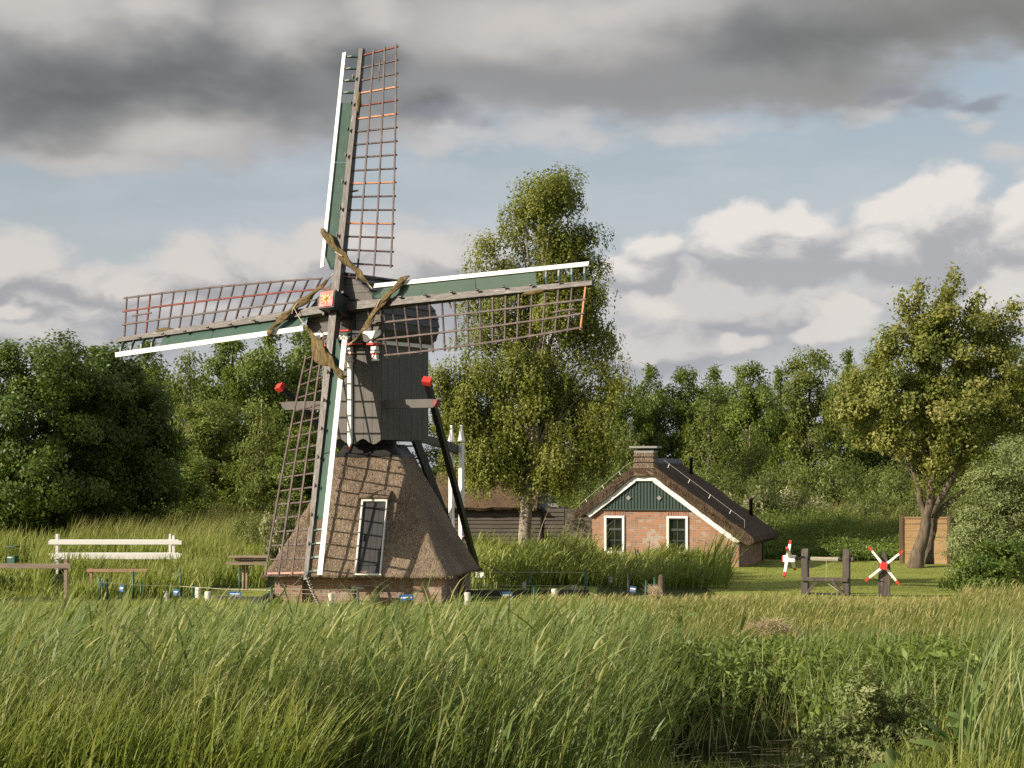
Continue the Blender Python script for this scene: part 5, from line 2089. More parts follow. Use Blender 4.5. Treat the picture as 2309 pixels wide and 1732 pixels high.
# tall reeds standing at the right edge of the picture
base, px = scatter(rng, 1100, 19.5, 29.0, lambda Y: 2190 + 60 * np.sin(Y * 3), 2420)
N = len(base)
L = np.clip(2.9 - .060 * base[:, 1], .4, 1.7) * rng.uniform(.35, 1.05, N)
vg.add(*blades(rng, base, L, rng.uniform(.010, .024, N), rng.normal(-.2, .9, N), np.abs(rng.normal(.10, .08, N)), rng.uniform(.3, 1.1, N), np.clip(rng.normal(.5, .2, N), 0, 1), 5))
# dead stems leaning over the water
base, px = scatter(rng, 330, 24.0, 27.5, 1380, 1980)
base[:, 2] = np.maximum(base[:, 2], -.4)
N = len(base)
vg.add(*blades(rng, base, rng.uniform(.3, 1.0, N), rng.uniform(.008, .014, N), rng.uniform(-3, 3, N), rng.uniform(.1, .9, N), rng.uniform(0, .5, N), np.full(N, 1.0), 3))
tag(vg.build('sedge', M['reed']), kind='stuff')

rng = np.random.default_rng(15)
vg = Veg()
base, px = scatter(rng, 1350, 23.6, 36.5, 1400, 2340)
keep = (clump(rng, base[:, 0], base[:, 1], 1.3, 21) > -.45) & (base[:, 2] > -.36)
base = base[keep]
hs = np.clip(2.60 - .070 * base[:, 1], .16, .72) * rng.uniform(.55, 1.05, len(base))
C, T = [], []
for b, h in zip(base, hs):
    n = int(26 + 60 * h)
    zz = rng.uniform(.15, 1, n) * h
    C.append(b + np.stack([rng.normal(0, .10, n) + zz * .12, rng.normal(0, .10, n), zz], -1))
    T.append(np.clip(rng.normal(.45, .18, n) + rng.normal(0, .12), 0, 1))
C, T = np.concatenate(C), np.concatenate(T)
vg.add(*leaves(rng, C, .105, .30, .5, None, T))
base, px = scatter(rng, 420, 33.0, 44.0, 1500, 2340)
kk = clump(rng, base[:, 0], base[:, 1], 1.1, 131) > .15
base = base[kk]
C, T = [], []
for b in base:
    h = max(.12, 2.72 - .0605 * b[1]) * rng.uniform(.5, 1.0)
    n = 34
    zz = rng.uniform(.1, 1, n) * h
    C.append(b + np.stack([rng.normal(0, .13, n), rng.normal(0, .13, n), zz], -1))
    T.append(np.clip(rng.normal(.35, .18, n), 0, 1))
vg.add(*leaves(rng, np.concatenate(C), .10, .32, .5, None, np.concatenate(T)))
base, px = scatter(rng, 420, 23.8, 32.0, 1430, 2340)
base = base[base[:, 2] > -.34]
C, T = [], []
for b in base:
    h = max(.2, 2.60 - .070 * b[1]) * rng.uniform(.5, 1.0)
    n = 22
    zz = rng.uniform(.3, 1, n) * h
    C.append(b + np.stack([rng.normal(0, .14, n), rng.normal(0, .14, n), zz], -1))
    T.append(np.clip(rng.normal(.62, .18, n), 0, 1))
vg.add(*leaves(rng, np.concatenate(C), .17, .38, .7, None, np.concatenate(T)))
tag(vg.build('bank_herbs', M['leaf_fresh']), kind='stuff')

# bright reeds in front of the cottage and the mill's right side
rng = np.random.default_rng(16)
vg = Veg()
base, px = scatter(rng, 15000, 49.5, 57.5, 1055, lambda Y: 1600 + 45 * np.sin(Y * 4))
x, y = base[:, 0], base[:, 1]
N = len(x)
cl = clump(rng, x, y, 1.0, 30)
L = np.clip(.92 + .30 * cl, .3, 1.4) * rng.uniform(.4, 1.1, N)
L *= 1 - .42 * sm(1290, 1370, px)
L *= 1 - .35 * sm(1560, 1640, px)
keep = (y > 50.5) | (rng.uniform(0, 1, N) < .45)
keep &= rng.uniform(0, 1, N) < np.clip(.55 + .65 * cl, .12, 1) * np.clip((y - 48.5) / 3.5, .15, 1)
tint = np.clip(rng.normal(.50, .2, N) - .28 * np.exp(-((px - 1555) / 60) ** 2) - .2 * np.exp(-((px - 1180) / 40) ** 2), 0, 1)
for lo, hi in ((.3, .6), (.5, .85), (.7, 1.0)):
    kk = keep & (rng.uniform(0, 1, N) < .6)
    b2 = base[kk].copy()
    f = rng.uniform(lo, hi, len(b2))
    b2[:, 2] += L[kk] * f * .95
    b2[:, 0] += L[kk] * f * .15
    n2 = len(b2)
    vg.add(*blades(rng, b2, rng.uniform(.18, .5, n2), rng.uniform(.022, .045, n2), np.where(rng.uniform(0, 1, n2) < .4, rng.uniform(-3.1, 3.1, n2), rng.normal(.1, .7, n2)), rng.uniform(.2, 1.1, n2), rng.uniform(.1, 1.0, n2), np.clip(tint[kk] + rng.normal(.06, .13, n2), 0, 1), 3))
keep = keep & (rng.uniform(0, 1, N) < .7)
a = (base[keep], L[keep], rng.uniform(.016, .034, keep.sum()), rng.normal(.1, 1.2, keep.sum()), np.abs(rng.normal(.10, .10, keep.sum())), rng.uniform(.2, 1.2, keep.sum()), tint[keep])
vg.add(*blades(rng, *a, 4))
# tall straw coloured stalks
base, px = scatter(rng, 46, 52.5, 57, 1200, 1345)
N = len(base)
vg.add(*blades(rng, base, rng.uniform(1.2, 2.0, N), np.full(N, .016), rng.normal(.0, .4, N), rng.uniform(.02, .25, N), rng.uniform(.15, .9, N), np.full(N, 1.0), 6))
base, px = scatter(rng, 170, 50, 56, 1575, 1640)
N = len(base)
vg.add(*blades(rng, base, rng.uniform(.9, 1.55, N), np.full(N, .026), rng.normal(.0, .6, N), rng.uniform(.05, .3, N), rng.uniform(.2, 1.0, N), np.clip(rng.normal(.3, .2, N), 0, 1), 5))
# left: reeds between the rails and the mill, and behind the footbridge
for (n, Y0, Y1, pa, pb, h0, h1) in ((7500, 47.5, 56.5, 150, 600, .42, .98), (1500, 47, 53, -60, 150, .2, .6), (7500, 59.5, 70, -80, 640, .7, 1.25), (3600, 52, 60, -80, 108, .5, 1.0), (3600, 56, 62, 405, 600, .6, 1.25)):
    base, px = scatter(rng, n, Y0, Y1, pa, pb)
    N = len(base)
    cl = clump(rng, base[:, 0], base[:, 1], .9, 33)
    L = (h0 + (h1 - h0) * np.clip(.5 + .5 * cl, 0, 1)) * rng.uniform(.6, 1.1, N)
    L = np.where((px < 75) & (base[:, 1] < 60), np.minimum(L, .22), L)
    keep = ~((px > 470) & (px < 620) & (base[:, 1] < 51)) & (rng.uniform(0, 1, N) < np.clip(.75 + .5 * cl, .2, 1))
    t = np.clip(rng.normal(.46, .2, N) + .12 * cl, 0, 1)
    vg.add(*blades(rng, base[keep], L[keep], rng.uniform(.020, .042, keep.sum()), rng.normal(.1, 1.2, keep.sum()), np.abs(rng.normal(.12, .1, keep.sum())), rng.uniform(.2, 1.2, keep.sum()), t[keep], 4))
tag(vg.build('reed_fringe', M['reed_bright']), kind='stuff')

# hay meadow far left, and light reeds below the right hand wood
rng = np.random.default_rng(17)
vg = Veg()
base, px = scatter(rng, 32000, 66, 104, 150, 760)
N = len(base)
vg.add(*blades(rng, base, rng.uniform(.7, 1.5, N), rng.uniform(.014, .03, N), rng.normal(.1, .8, N), np.abs(rng.normal(.12, .1, N)), rng.uniform(.2, 1.0, N), np.clip(rng.normal(.55, .2, N), 0, 1), 3))
base, px = scatter(rng, 16000, 69, 92, 1640, 2330)
N = len(base)
vg.add(*blades(rng, base, rng.uniform(.9, 1.75, N), rng.uniform(.014, .03, N), rng.normal(.1, .8, N), np.abs(rng.normal(.08, .08, N)), rng.uniform(.2, .8, N), np.clip(rng.normal(.5, .22, N), 0, 1), 3))
tag(vg.build('hay_meadow', M['meadow']), kind='stuff')

# mown lawn blades
rng = np.random.default_rng(18)
vg = Veg()
for n, Y0, Y1, pa, pb in ((26000, 44.5, 64.5, 1600, 2200), (9000, 42.5, 49.5, 470, 1330)):
    base, px = scatter(rng, n, Y0, Y1, pa, pb)
    N = len(base)
    vg.add(*blades(rng, base, rng.uniform(.02, .05, N), rng.uniform(.012, .024, N), rng.uniform(-3, 3, N), np.abs(rng.normal(.6, .3, N)), rng.uniform(.2, .9, N), np.clip(rng.normal(.5, .2, N) + .2 * clump(rng, base[:, 0], base[:, 1], 1.5, 40), 0, 1), 2))
tag(vg.build('lawn_grass', M['lawn']), kind='stuff')


# ------------------------------------------------------------------ trees
def bez(a, b, c, n):
    return [a * (1 - t) ** 2 + b * 2 * t * (1 - t) + c * t * t for t in (i / n for i in range(n + 1))]


def make_tree(name, label, cat, group, loc, lobes, trunk, leafmat, bark, ncl, nleaf, lsize, seed, cr=.42, hang=0.0, nlimb=26, limb_r=.05, aspect=.55, spires=(), surf=.55, flat=.75, tshift=0.0, over=1.25, zmin=.25):
    """lobes: (x, y, z, rx, ry, rz) round the foot; trunk: list of polylines [(x,y,z,r), ...], the first is the main stem"""
    rng = np.random.default_rng(seed)
    rt = thing(name, label, cat, loc, 0, group)
    lob = np.array(lobes, float)
    wgt = (lob[:, 3] * lob[:, 4] * lob[:, 5]) ** (2 / 3)
    which = rng.choice(len(lob), ncl, p=wgt / wgt.sum())
    d = rng.normal(size=(ncl, 3))
    d /= np.linalg.norm(d, axis=1)[:, None]
    r = surf + (1 - surf) * rng.uniform(0, 1, ncl) ** .7
    r = np.where(rng.uniform(0, 1, ncl) < .18, r * rng.uniform(1.02, over, ncl), r)
    cc = lob[which, :3] + d * r[:, None] * lob[which, 3:]
    cc[:, 2] = np.maximum(cc[:, 2], zmin)
    extra, stems = [], []
    for sp in spires:                      # loose branches standing out of the crown: (x0,y0,z0, x1,y1,z1, clusters)
        p0, p1, n = np.array(sp[:3]), np.array(sp[3:6]), sp[6]
        for i in range(n):
            f = (i + rng.uniform(0, 1)) / n
            extra.append(p0 + (p1 - p0) * f + rng.normal(0, .13, 3) * (1.3 - f))
        stems.append((p0, p1))
    lc, lt, lo_ = [], [], []
    ctr = lob[:, :3].mean(0)
    tone = rng.normal(0, .15, ncl)
    for i in range(ncl):
        n = max(4, int(nleaf * rng.uniform(.6, 1.4)))
        s = cr * rng.uniform(.7, 1.25)
        if hang:
            k_ = max(2, n // 9)
            bd_ = rng.normal(0, 1, (k_, 3))
            bd_ /= np.linalg.norm(bd_, axis=1)[:, None]
            st = cc[i] + bd_ * (rng.uniform(0, 1, (k_, 1)) ** .4) * np.array([s, s, s * .55]) * 1.35 + np.array([0, 0, .25 * hang])
            m_ = n // k_
            ln = rng.uniform(.45, 1.0, k_) * hang
            t = rng.uniform(0, 1, (k_, m_))
            pts = st[:, None, :] + np.stack([t * .12 * rng.normal(0, 1, (k_, 1)) + rng.normal(0, .025, (k_, m_)), t * .12 * rng.normal(0, 1, (k_, 1)) + rng.normal(0, .025, (k_, m_)), -t * ln[:, None]], -1)
            pts = pts.reshape(-1, 3)
        else:
            bd_ = rng.normal(0, 1, (n, 3))
            bd_ /= np.linalg.norm(bd_, axis=1)[:, None]
            pts = cc[i] + bd_ * (rng.uniform(0, 1, (n, 1)) ** .45) * np.array([s, s, s * flat]) * 1.15
        lc.append(pts)
        o_ = d[i] * .8 + (cc[i] - ctr) / (np.linalg.norm(cc[i] - ctr) + 1e-6) * .4
        lo_.append(np.repeat(o_[None, :], len(pts), 0) + .8 * (pts - cc[i]))
        lt.append(np.clip(rng.normal(.5 + tshift, .17, len(pts)) + tone[i], 0, 1))
    for e in extra:
        n = max(3, int(nleaf * .38))
        pts = e + rng.normal(0, .13, (n, 3))
        lc.append(pts)
        lo_.append(rng.normal(0, .4, (len(pts), 3)))
        lt.append(np.clip(rng.normal(.62 + tshift, .2, n), 0, 1))
    C, T = np.concatenate(lc), np.concatenate(lt)
    C[:, 2] = np.maximum(C[:, 2], zmin - .2)
    vg = Veg()
    vg.add(*leaves(rng, C, lsize, aspect, .35, hang and .8 or None, T, np.concatenate(lo_)))
    vg.build('crown', M[leafmat], rt)
    tb = MB()
    main = None
    for pl in trunk:
        pts = [Vector(p[:3]) for p in pl]
        rr = [p[3] for p in pl]
        dn, dr = [], []
        for i in range(len(pts) - 1):
            for j in range(5):
                f = j / 5
                w = Vector((mnoise.noise(Vector((i + f, seed, 1))), mnoise.noise(Vector((i + f, seed, 5))), 0)) * .06
                dn.append(pts[i].lerp(pts[i + 1], f) + (w if i + f > 0 else w * 0))
                dr.append((rr[i] + (rr[i + 1] - rr[i]) * f) * (1 + .12 * mnoise.noise(Vector((i * 2 + f * 3, seed, 9)))))
        dn.append(pts[-1])
        dr.append(rr[-1])
        tb.tube(dn, dr, 12)
        if main is None:
            main = dn
    hs = np.array([p.z for p in main])
    for i in rng.choice(ncl, min(nlimb, ncl), replace=False):
        c = Vector(cc[i])
        z0 = main[0].z + (c.z - main[0].z) * rng.uniform(.45, .78)
        j = int(np.argmin(np.abs(hs - min(z0, hs[-1]))))
        a = main[j]
        mid = a.lerp(c, .5) + Vector((0, 0, (.10 if not hang else .25) * (c - a).length))
        path = bez(a, mid, c, 7)
        r0 = limb_r * min(1.0, .5 + (c - a).length * .12)
        tb.tube(path, [r0 * (1 - .85 * k_ / 7) for k_ in range(8)], 6)
    for p0, p1 in stems:
        path = bez(Vector(p0), Vector((p0 + p1) / 2 + rng.normal(0, .12, 3)), Vector(p1), 8)
        tb.tube(path, [.032 * (1 - .85 * k_ / 8) for k_ in range(9)], 6)
        for k_ in range(5):
            a = path[2 + k_]
            b = a + Vector(tuple(rng.normal(0, .22, 3))) + Vector((0, 0, .18))
            tb.tube([a, a.lerp(b, .5) + Vector((0, 0, .04)), b], [.013, .009, .004], 5)
    tb.build('trunk', M[bark], rt, smooth=True)
    return rt


def lobes_px(Y, x0, spec, depth=.9):
    """lobes read off the photograph: (px, py, half width, half height) at a depth, round a foot at column x0"""
    bx = PX(x0, Y)
    out = []
    for i, (px, py, rx, ry) in enumerate(spec):
        r = rx / F * Y
        out.append((PX(px, Y) - bx, ((i * 37) % 7 - 3) * .12 * r, PZ(py, Y), r, r * depth, ry / F * Y))
    return out


def pt(Y, x0, px, py, r, dy=0.0):
    return (PX(px, Y) - PX(x0, Y), dy, PZ(py, Y), r)


# birch in front of the barn
Yb = 63.5
make_tree('birch_tree', 'tall weeping birch with pale trunk behind the reaching sail', 'tree', None, (PX(1182, Yb), Yb, 0),
          lobes_px(Yb, 1182, [(1233, 440, 62, 53), (1167, 500, 56, 60), (1251, 520, 64, 68), (1302, 560, 56, 60), (1121, 590, 58, 66), (1205, 610, 80, 68), (1326, 640, 58, 72), (1274, 680, 72, 68), (1154, 700, 80, 68), (1070, 640, 32, 47), (1353, 745, 44, 60), (1088, 800, 72, 76), (1181, 820, 88, 76), (1293, 820, 76, 76), (1363, 850, 40, 68), (1084, 910, 72, 76), (1181, 940, 96, 81), (1284, 940, 80, 76), (1353, 960, 40, 72), (1093, 1020, 60, 60), (1181, 1030, 72, 64), (1265, 1040, 60, 51), (1326, 1030, 40, 51), (1045, 960, 60, 70), (1040, 1040, 50, 50), (1105, 1070, 60, 40), (1010, 880, 40, 60), (1330, 1000, 50, 60), (1225, 1080, 60, 40)]),
          [[pt(Yb, 1182, 1182, 1262, .215), pt(Yb, 1182, 1183, 1200, .19), pt(Yb, 1182, 1186, 1120, .175), pt(Yb, 1182, 1200, 1050, .14), pt(Yb, 1182, 1206, 900, .11), pt(Yb, 1182, 1215, 700, .07), pt(Yb, 1182, 1228, 500, .035), pt(Yb, 1182, 1240, 410, .012)],
           [pt(Yb, 1182, 1180, 1125, .13), pt(Yb, 1182, 1160, 1095, .10), pt(Yb, 1182, 1125, 1050, .07), pt(Yb, 1182, 1090, 960, .04)],
           [pt(Yb, 1182, 1186, 1120, .11), pt(Yb, 1182, 1215, 1040, .08), pt(Yb, 1182, 1262, 940, .05), pt(Yb, 1182, 1310, 820, .03)],
           [pt(Yb, 1182, 1184, 1130, .09), pt(Yb, 1182, 1172, 1050, .07), pt(Yb, 1182, 1150, 930, .04)]],
          'leaf_birch', 'bark_birch', 330, 500, .082, 21, .42, .80, 80, .05, .60, surf=.5, tshift=.06, over=1.10,
          spires=[(.7, 0, 8.7, 1.0, 0, 9.6 + .2, 5), (-.1, 0, 8.2, -.45, .1, 8.9, 4), (1.3, 0, 8.4, 1.75, .1, 9.1, 5)])

# leaning tree on the lawn
Ym = 60.0
X0 = 2066
make_tree('leaning_tree', 'broad yellowish green tree with twin leaning trunks and bare top twigs on the lawn', 'tree', None, (PX(X0, Ym), Ym, 0),
          lobes_px(Ym, X0, [(2130, 745, 80, 55), (2060, 800, 85, 65), (2190, 790, 85, 65), (2130, 840, 110, 70), (1990, 860, 70, 55), (2240, 840, 90, 70), (1955, 905, 62, 48), (2060, 910, 100, 70), (2170, 920, 110, 75), (2290, 900, 70, 80), (1975, 965, 62, 45), (2060, 995, 85, 62), (2150, 1000, 80, 60), (2240, 985, 70, 65), (2085, 1050, 55, 45), (2140, 1060, 45, 40), (2310, 980, 60, 70), (1925, 925, 40, 30)]),
          [[pt(Ym, X0, 2064, 1286, .25), pt(Ym, X0, 2072, 1240, .185), pt(Ym, X0, 2088, 1180, .155), pt(Ym, X0, 2096, 1140, .13), pt(Ym, X0, 2100, 1080, .12), pt(Ym, X0, 2104, 960, .10), pt(Ym, X0, 2115, 840, .06), pt(Ym, X0, 2130, 730, .025)],
           [pt(Ym, X0, 2102, 1274, .16, .5), pt(Ym, X0, 2104, 1220, .13, .5), pt(Ym, X0, 2112, 1170, .115, .4), pt(Ym, X0, 2145, 1135, .09, .3), pt(Ym, X0, 2175, 1110, .08, .3), pt(Ym, X0, 2215, 1040, .06, .3)],
           [pt(Ym, X0, 2096, 1165, .11), pt(Ym, X0, 2130, 1110, .095), pt(Ym, X0, 2160, 1050, .08), pt(Ym, X0, 2195, 980, .06), pt(Ym, X0, 2235, 880, .05)],
           [pt(Ym, X0, 2090, 1170, .10), pt(Ym, X0, 2074, 1125, .09), pt(Ym, X0, 2068, 1090, .07), pt(Ym, X0, 2040, 980, .04), pt(Ym, X0, 2010, 890, .02)]],
          'leaf_maple', 'bark', 270, 150, .11, 22, .38, 0, 34, .035, .6, surf=.5,
          spires=[(PX(a, Ym) - PX(X0, Ym), 0, PZ(b, Ym), PX(c, Ym) - PX(X0, Ym), dy, PZ(d, Ym), n) for a, b, c, d, dy, n in ((2120, 770, 2157, 612, .2, 20), (2100, 760, 2135, 655, -.2, 12), (2080, 790, 2072, 635, .1, 16), (2060, 790, 2032, 662, -.1, 12), (2050, 770, 2016, 740, -.1, 7), (2170, 770, 2212, 668, .2, 16), (2200, 780, 2290, 690, 0, 18), (2220, 790, 2300, 735, .3, 12), (2190, 760, 2240, 720, -.2, 10), (2010, 820, 2003, 752, 0, 9), (1960, 880, 1890, 900, 0, 10))])

# dark oaks at the left
for i, (x0, Y, spec, lab, seed) in enumerate((
    (95, 71.0, [(120, 835, 110, 60), (40, 850, 110, 70), (-40, 880, 110, 90), (150, 900, 120, 80), (60, 940, 150, 80), (-20, 1000, 120, 90), (120, 1010, 140, 90), (60, 1090, 150, 75), (-20, 1100, 110, 70), (160, 1090, 110, 75), (20, 1150, 140, 45)], 'large dark oak at the left edge, behind the utility cabinet', 31),
    (285, 74.0, [(225, 850, 90, 60), (205, 920, 100, 70), (290, 920, 95, 60), (255, 1000, 120, 75), (340, 1000, 75, 60), (350, 1060, 60, 60), (260, 1090, 130, 70), (330, 1120, 65, 55), (210, 1140, 110, 50)], 'dark oak right of the largest one, behind the white footbridge', 32))):
    make_tree('oak_tree', lab, 'tree', 'dark oaks at the left', (PX(x0, Y), Y, 0), lobes_px(Y, x0, spec),
              [[(0, 0, -.1, .26), (.1, 0, 1.2, .22), (.1, 0, 3.0, .16), (.2, 0, 5.0, .06)]], 'leaf_oak', 'bark_dark', 280, 230, .135, seed, .52, 0, 55, .07, .62, surf=.72, over=1.12)

# woodland kinds: one of each, then copies with their own size and turn
def proto(name, leafmat, bark, spec, ncl, nleaf, ls, seed, hang=0, flat=.75, cr=.45, surf=.45, h=6.0, spires=(), trunk=None, asp=.55):
    return make_tree(name, '', 'tree', None, (0, 0, 0), spec, trunk or [[(0, 0, -.2, .14), (.05, 0, h * .35, .11), (-.05, .05, h * .7, .06), (0, 0, h * .97, .015)]], leafmat, bark, ncl, nleaf, ls, seed, cr, hang, 30, .035, asp, spires, surf, flat)


PR = {}
PR['alder'] = proto('alder_tree', 'leaf_alder', 'bark_dark', [(0, 0, 5.3, 1.0, 1.0, .75), (.6, .1, 4.6, 1.2, 1.2, .85), (-.6, -.1, 4.4, 1.3, 1.3, .85), (.3, 0, 3.5, 1.7, 1.6, .9), (-.4, .2, 2.6, 1.7, 1.6, .9), (.4, -.1, 1.6, 1.7, 1.6, .9), (-.2, 0, .8, 1.6, 1.5, .7)], 150, 190, .13, 41, spires=[(.1, 0, 5.7, .25, 0, 6.3, 4)])
PR['alder2'] = proto('alder_tree', 'leaf_alder', 'bark_dark', [(.2, 0, 5.35, .9, .9, .75), (-.7, .1, 4.7, 1.1, 1.1, .85), (.8, -.1, 4.4, 1.1, 1.1, .85), (-.2, 0, 3.6, 1.7, 1.6, .9), (.5, .2, 2.7, 1.6, 1.6, .9), (-.6, -.1, 2.0, 1.6, 1.6, .9), (.1, 0, 1.0, 1.8, 1.6, .9)], 150, 190, .13, 42, spires=[(-.5, 0, 5.2, -.7, 0, 5.9, 4)])
PR['olive'] = proto('olive_birch', 'leaf_olive', 'bark_birch', [(0, 0, 5.2, .45, .45, .8), (.1, .1, 4.3, .8, .8, .8), (-.2, -.1, 3.4, 1.1, 1.1, .9), (.3, 0, 2.6, 1.4, 1.4, .9), (-.3, .2, 1.7, 1.5, 1.5, .8), (.1, 0, .8, 1.6, 1.6, .6)], 130, 170, .105, 43, hang=.5)
PR['shaggy'] = proto('shaggy_tree', 'leaf_olive', 'bark_dark', [(.0, 0, 5.3, 1.0, 1.0, .55), (-.3, .1, 4.4, 1.0, 1.0, .6), (.5, -.1, 3.6, 1.1, 1.1, .6), (-.2, 0, 2.9, 1.2, 1.2, .6), (.2, .2, 2.0, 1.4, 1.3, .6), (0, 0, 1.0, 1.6, 1.4, .8)], 115, 180, .12, 44, surf=.55)
PR['bush'] = proto('scrub_willow', 'leaf_scrub', 'bark_dark', [(0, 0, 1.6, 1.0, 1.0, .6), (-.8, .1, 1.2, .8, .8, .6), (.8, -.1, 1.2, .8, .8, .6), (0, 0, .7, 1.5, 1.2, .7)], 130, 70, .10, 45, h=2.0, cr=.30, trunk=[[(0, 0, -.1, .07), (.1, 0, 1.4, .03)], [(.1, 0, -.1, .06), (.6, 0, 1.2, .02)], [(-.1, 0, -.1, .06), (-.6, 0, 1.2, .02)]], asp=.35)
PR['elder'] = proto('elder_bush', 'leaf_elder', 'bark_dark', [(0, 0, 1.5, .9, .9, .55), (-.7, .1, 1.0, .8, .8, .6), (.7, -.1, 1.0, .8, .8, .6), (0, 0, .6, 1.3, 1.1, .6)], 110, 75, .11, 46, h=2.0, cr=.28, trunk=[[(0, 0, -.1, .06), (.1, 0, 1.4, .03)], [(.1, 0, -.1, .05), (.6, 0, 1.0, .02)]])
HT_ = {'alder': 6.25, 'alder2': 6.3, 'olive': 6.05, 'shaggy': 5.95, 'bush': 2.25, 'elder': 2.1}
WD_ = {'alder': 3.2, 'alder2': 3.3, 'olive': 3.2, 'shaggy': 3.1, 'bush': 3.4, 'elder': 3.0}
NM_ = {'alder': 'alder_tree', 'alder2': 'alder_tree', 'olive': 'olive_birch', 'shaggy': 'shaggy_tree', 'bush': 'scrub_willow', 'elder': 'elder_bush'}
used = set()


def plant(kind, px, top, width, Y, label, group, rz):
    o = PR[kind] if kind not in used else copy_tree(PR[kind])
    used.add(kind)
    z = PZ(top, Y)
    o.location = (PX(px, Y), Y, 0)
    o.rotation_euler = (0, 0, rz)
    sx = width / F * Y / WD_[kind]
    sz = z / HT_[kind]
    o.scale = (sx, sx, sz)
    cat = 'shrub' if kind in ('bush', 'elder') else 'tree'
    tag(o, label, cat, group)
    return o


GL, GR = 'trees of the wood behind the left sail', 'trees of the wood behind the cottage'
for a in [
    ('olive', 238, 762, 150, 92, 'olive topped tree right above the dark oaks, nearest the left sail tip', GL, .3),
    ('alder', 330, 772, 190, 95, 'leafy tree behind the outer third of the left sail', GL, 1.2),
    ('olive', 428, 765, 185, 90, 'pale stemmed olive tree behind the middle of the left sail', GL, 2.2),
    ('alder2', 525, 748, 190, 94, 'green tree behind the wind board of the left sail', GL, .7),
    ('alder', 612, 740, 185, 92, 'tall green tree behind the left red brace head of the mill', GL, 3.6),
    ('alder2', 690, 728, 190, 96, 'dark green tree rising right beside the mill cap, on its left', GL, 4.4),
    ('alder', 800, 770, 190, 98, 'tree hidden behind the mill, showing low between lattice and thatch', GL, 5.2),
    ('shaggy', 480, 900, 190, 86, 'lower shaggy tree in front of the wood, above the hay meadow', GL, 1.5),
    ('olive', 590, 890, 170, 84, 'lower olive tree in front of the wood, left of the mill lattice', GL, 5.5),
    ('alder', 400, 985, 150, 80, 'low bush-like tree at the right foot of the dark oaks', GL, 2.7),
    ('alder2', 690, 960, 170, 83, 'low tree behind the hanging sail lattice', GL, .2),
]:
    plant(*a)
for a in [
    ('alder2', 1395, 852, 130, 104, 'green tree touching the birch crown on its right', GR, .4),
    ('alder', 1468, 826, 135, 106, 'twin topped green tree left of the chimney', GR, 1.9),
    ('alder2', 1538, 826, 140, 107, 'green tree behind and right of the chimney', GR, 3.3),
    ('alder', 1610, 830, 140, 110, 'dark green tree behind the pointed olive birch', GR, 4.6),
    ('alder2', 1692, 814, 150, 105, 'round green tree between the pointed birch and the shaggy tree', GR, 5.7),
    ('alder', 1760, 832, 120, 108, 'smaller green tree just left of the shaggy tree', GR, 2.5),
    ('shaggy', 1828, 786, 165, 101, 'tall shaggy grey olive tree with a loose crown', GR, .9),
    ('alder', 1910, 792, 110, 106, 'narrow dark tree right of the shaggy tree', GR, .1),
    ('alder2', 1985, 782, 140, 104, 'dark tree half behind the leaning tree, on its left', GR, 1.1),
    ('alder', 2090, 820, 160, 106, 'dark tree hidden behind the leaning tree trunk', GR, 3.9),
    ('alder2', 2190, 800, 160, 104, 'dark tree behind the right half of the leaning tree', GR, 2.9),
    ('shaggy', 2290, 772, 150, 102, 'dark tree at the right edge of the photo', GR, 4.1),
    ('olive', 1600, 890, 190, 90, 'pointed olive birch right of the chimney, in front of the wood', GR, 2.0),
    ('olive', 1690, 950, 150, 92, 'lower olive birch beside the pointed one', GR, 4.9),
    ('olive', 1420, 960, 150, 92, 'olive tree filling the gap between birch and chimney', GR, 3.0),
    ('alder', 1310, 985, 160, 84, 'dark tree behind the barn gable', GR, 1.4),
    ('shaggy', 1180, 930, 200, 96, 'tree behind the barn roof, seen through the birch', GR, 1.7),
    ('alder', 1060, 900, 200, 98, 'tree behind the white tail posts of the mill', GR, 2.1),
]:
    plant(*a)
GS = 'bushes below the right hand wood'
for a in [
    ('bush', 1885, 1020, 240, 84, 'wide grey green willow scrub below the shaggy tree', GS, .3),
    ('bush', 2010, 1030, 200, 82, 'grey green scrub left of the leaning trunk', GS, 1.6),
    ('bush', 1600, 1040, 210, 83, 'willow scrub behind the cottage ridge', GS, 2.6),
    ('elder', 1700, 1075, 180, 72, 'creamy flowering elder behind the cottage roof', GS, .8),
    ('elder', 1800, 1092, 150, 73, 'flowering elder right of the cottage flue pipe', GS, 2.8),
    ('bush', 1760, 1035, 190, 88, 'olive scrub above the flowering elders', GS, 4.0),
    ('bush', 1950, 1095, 180, 74, 'pale willow bush behind the reed screen, to its left', GS, 5.0),
    ('bush', 2100, 1080, 200, 74, 'pale willow bush straight behind the reed screen', GS, 3.4),
    ('bush', 1460, 1040, 160, 80, 'scrub behind the left slope of the cottage roof', GS, 4.5),
    ('bush', 1330, 1060, 150, 80, 'dark scrub between barn gable and cottage', GS, 5.6),
    ('elder', 628, 1112, 105, 55, 'creamy flowering bush beside the lattice of the hanging sail', 'bushes left of the mill', 1.2),
    ('bush', 560, 1150, 150, 60, 'leafy bush behind the plank stack', 'bushes left of the mill', 2.2),
    ('bush', 470, 1120, 150, 84, 'pale bush at the edge of the hay meadow', 'bushes left of the mill', 3.2),
]:
    plant(*a)

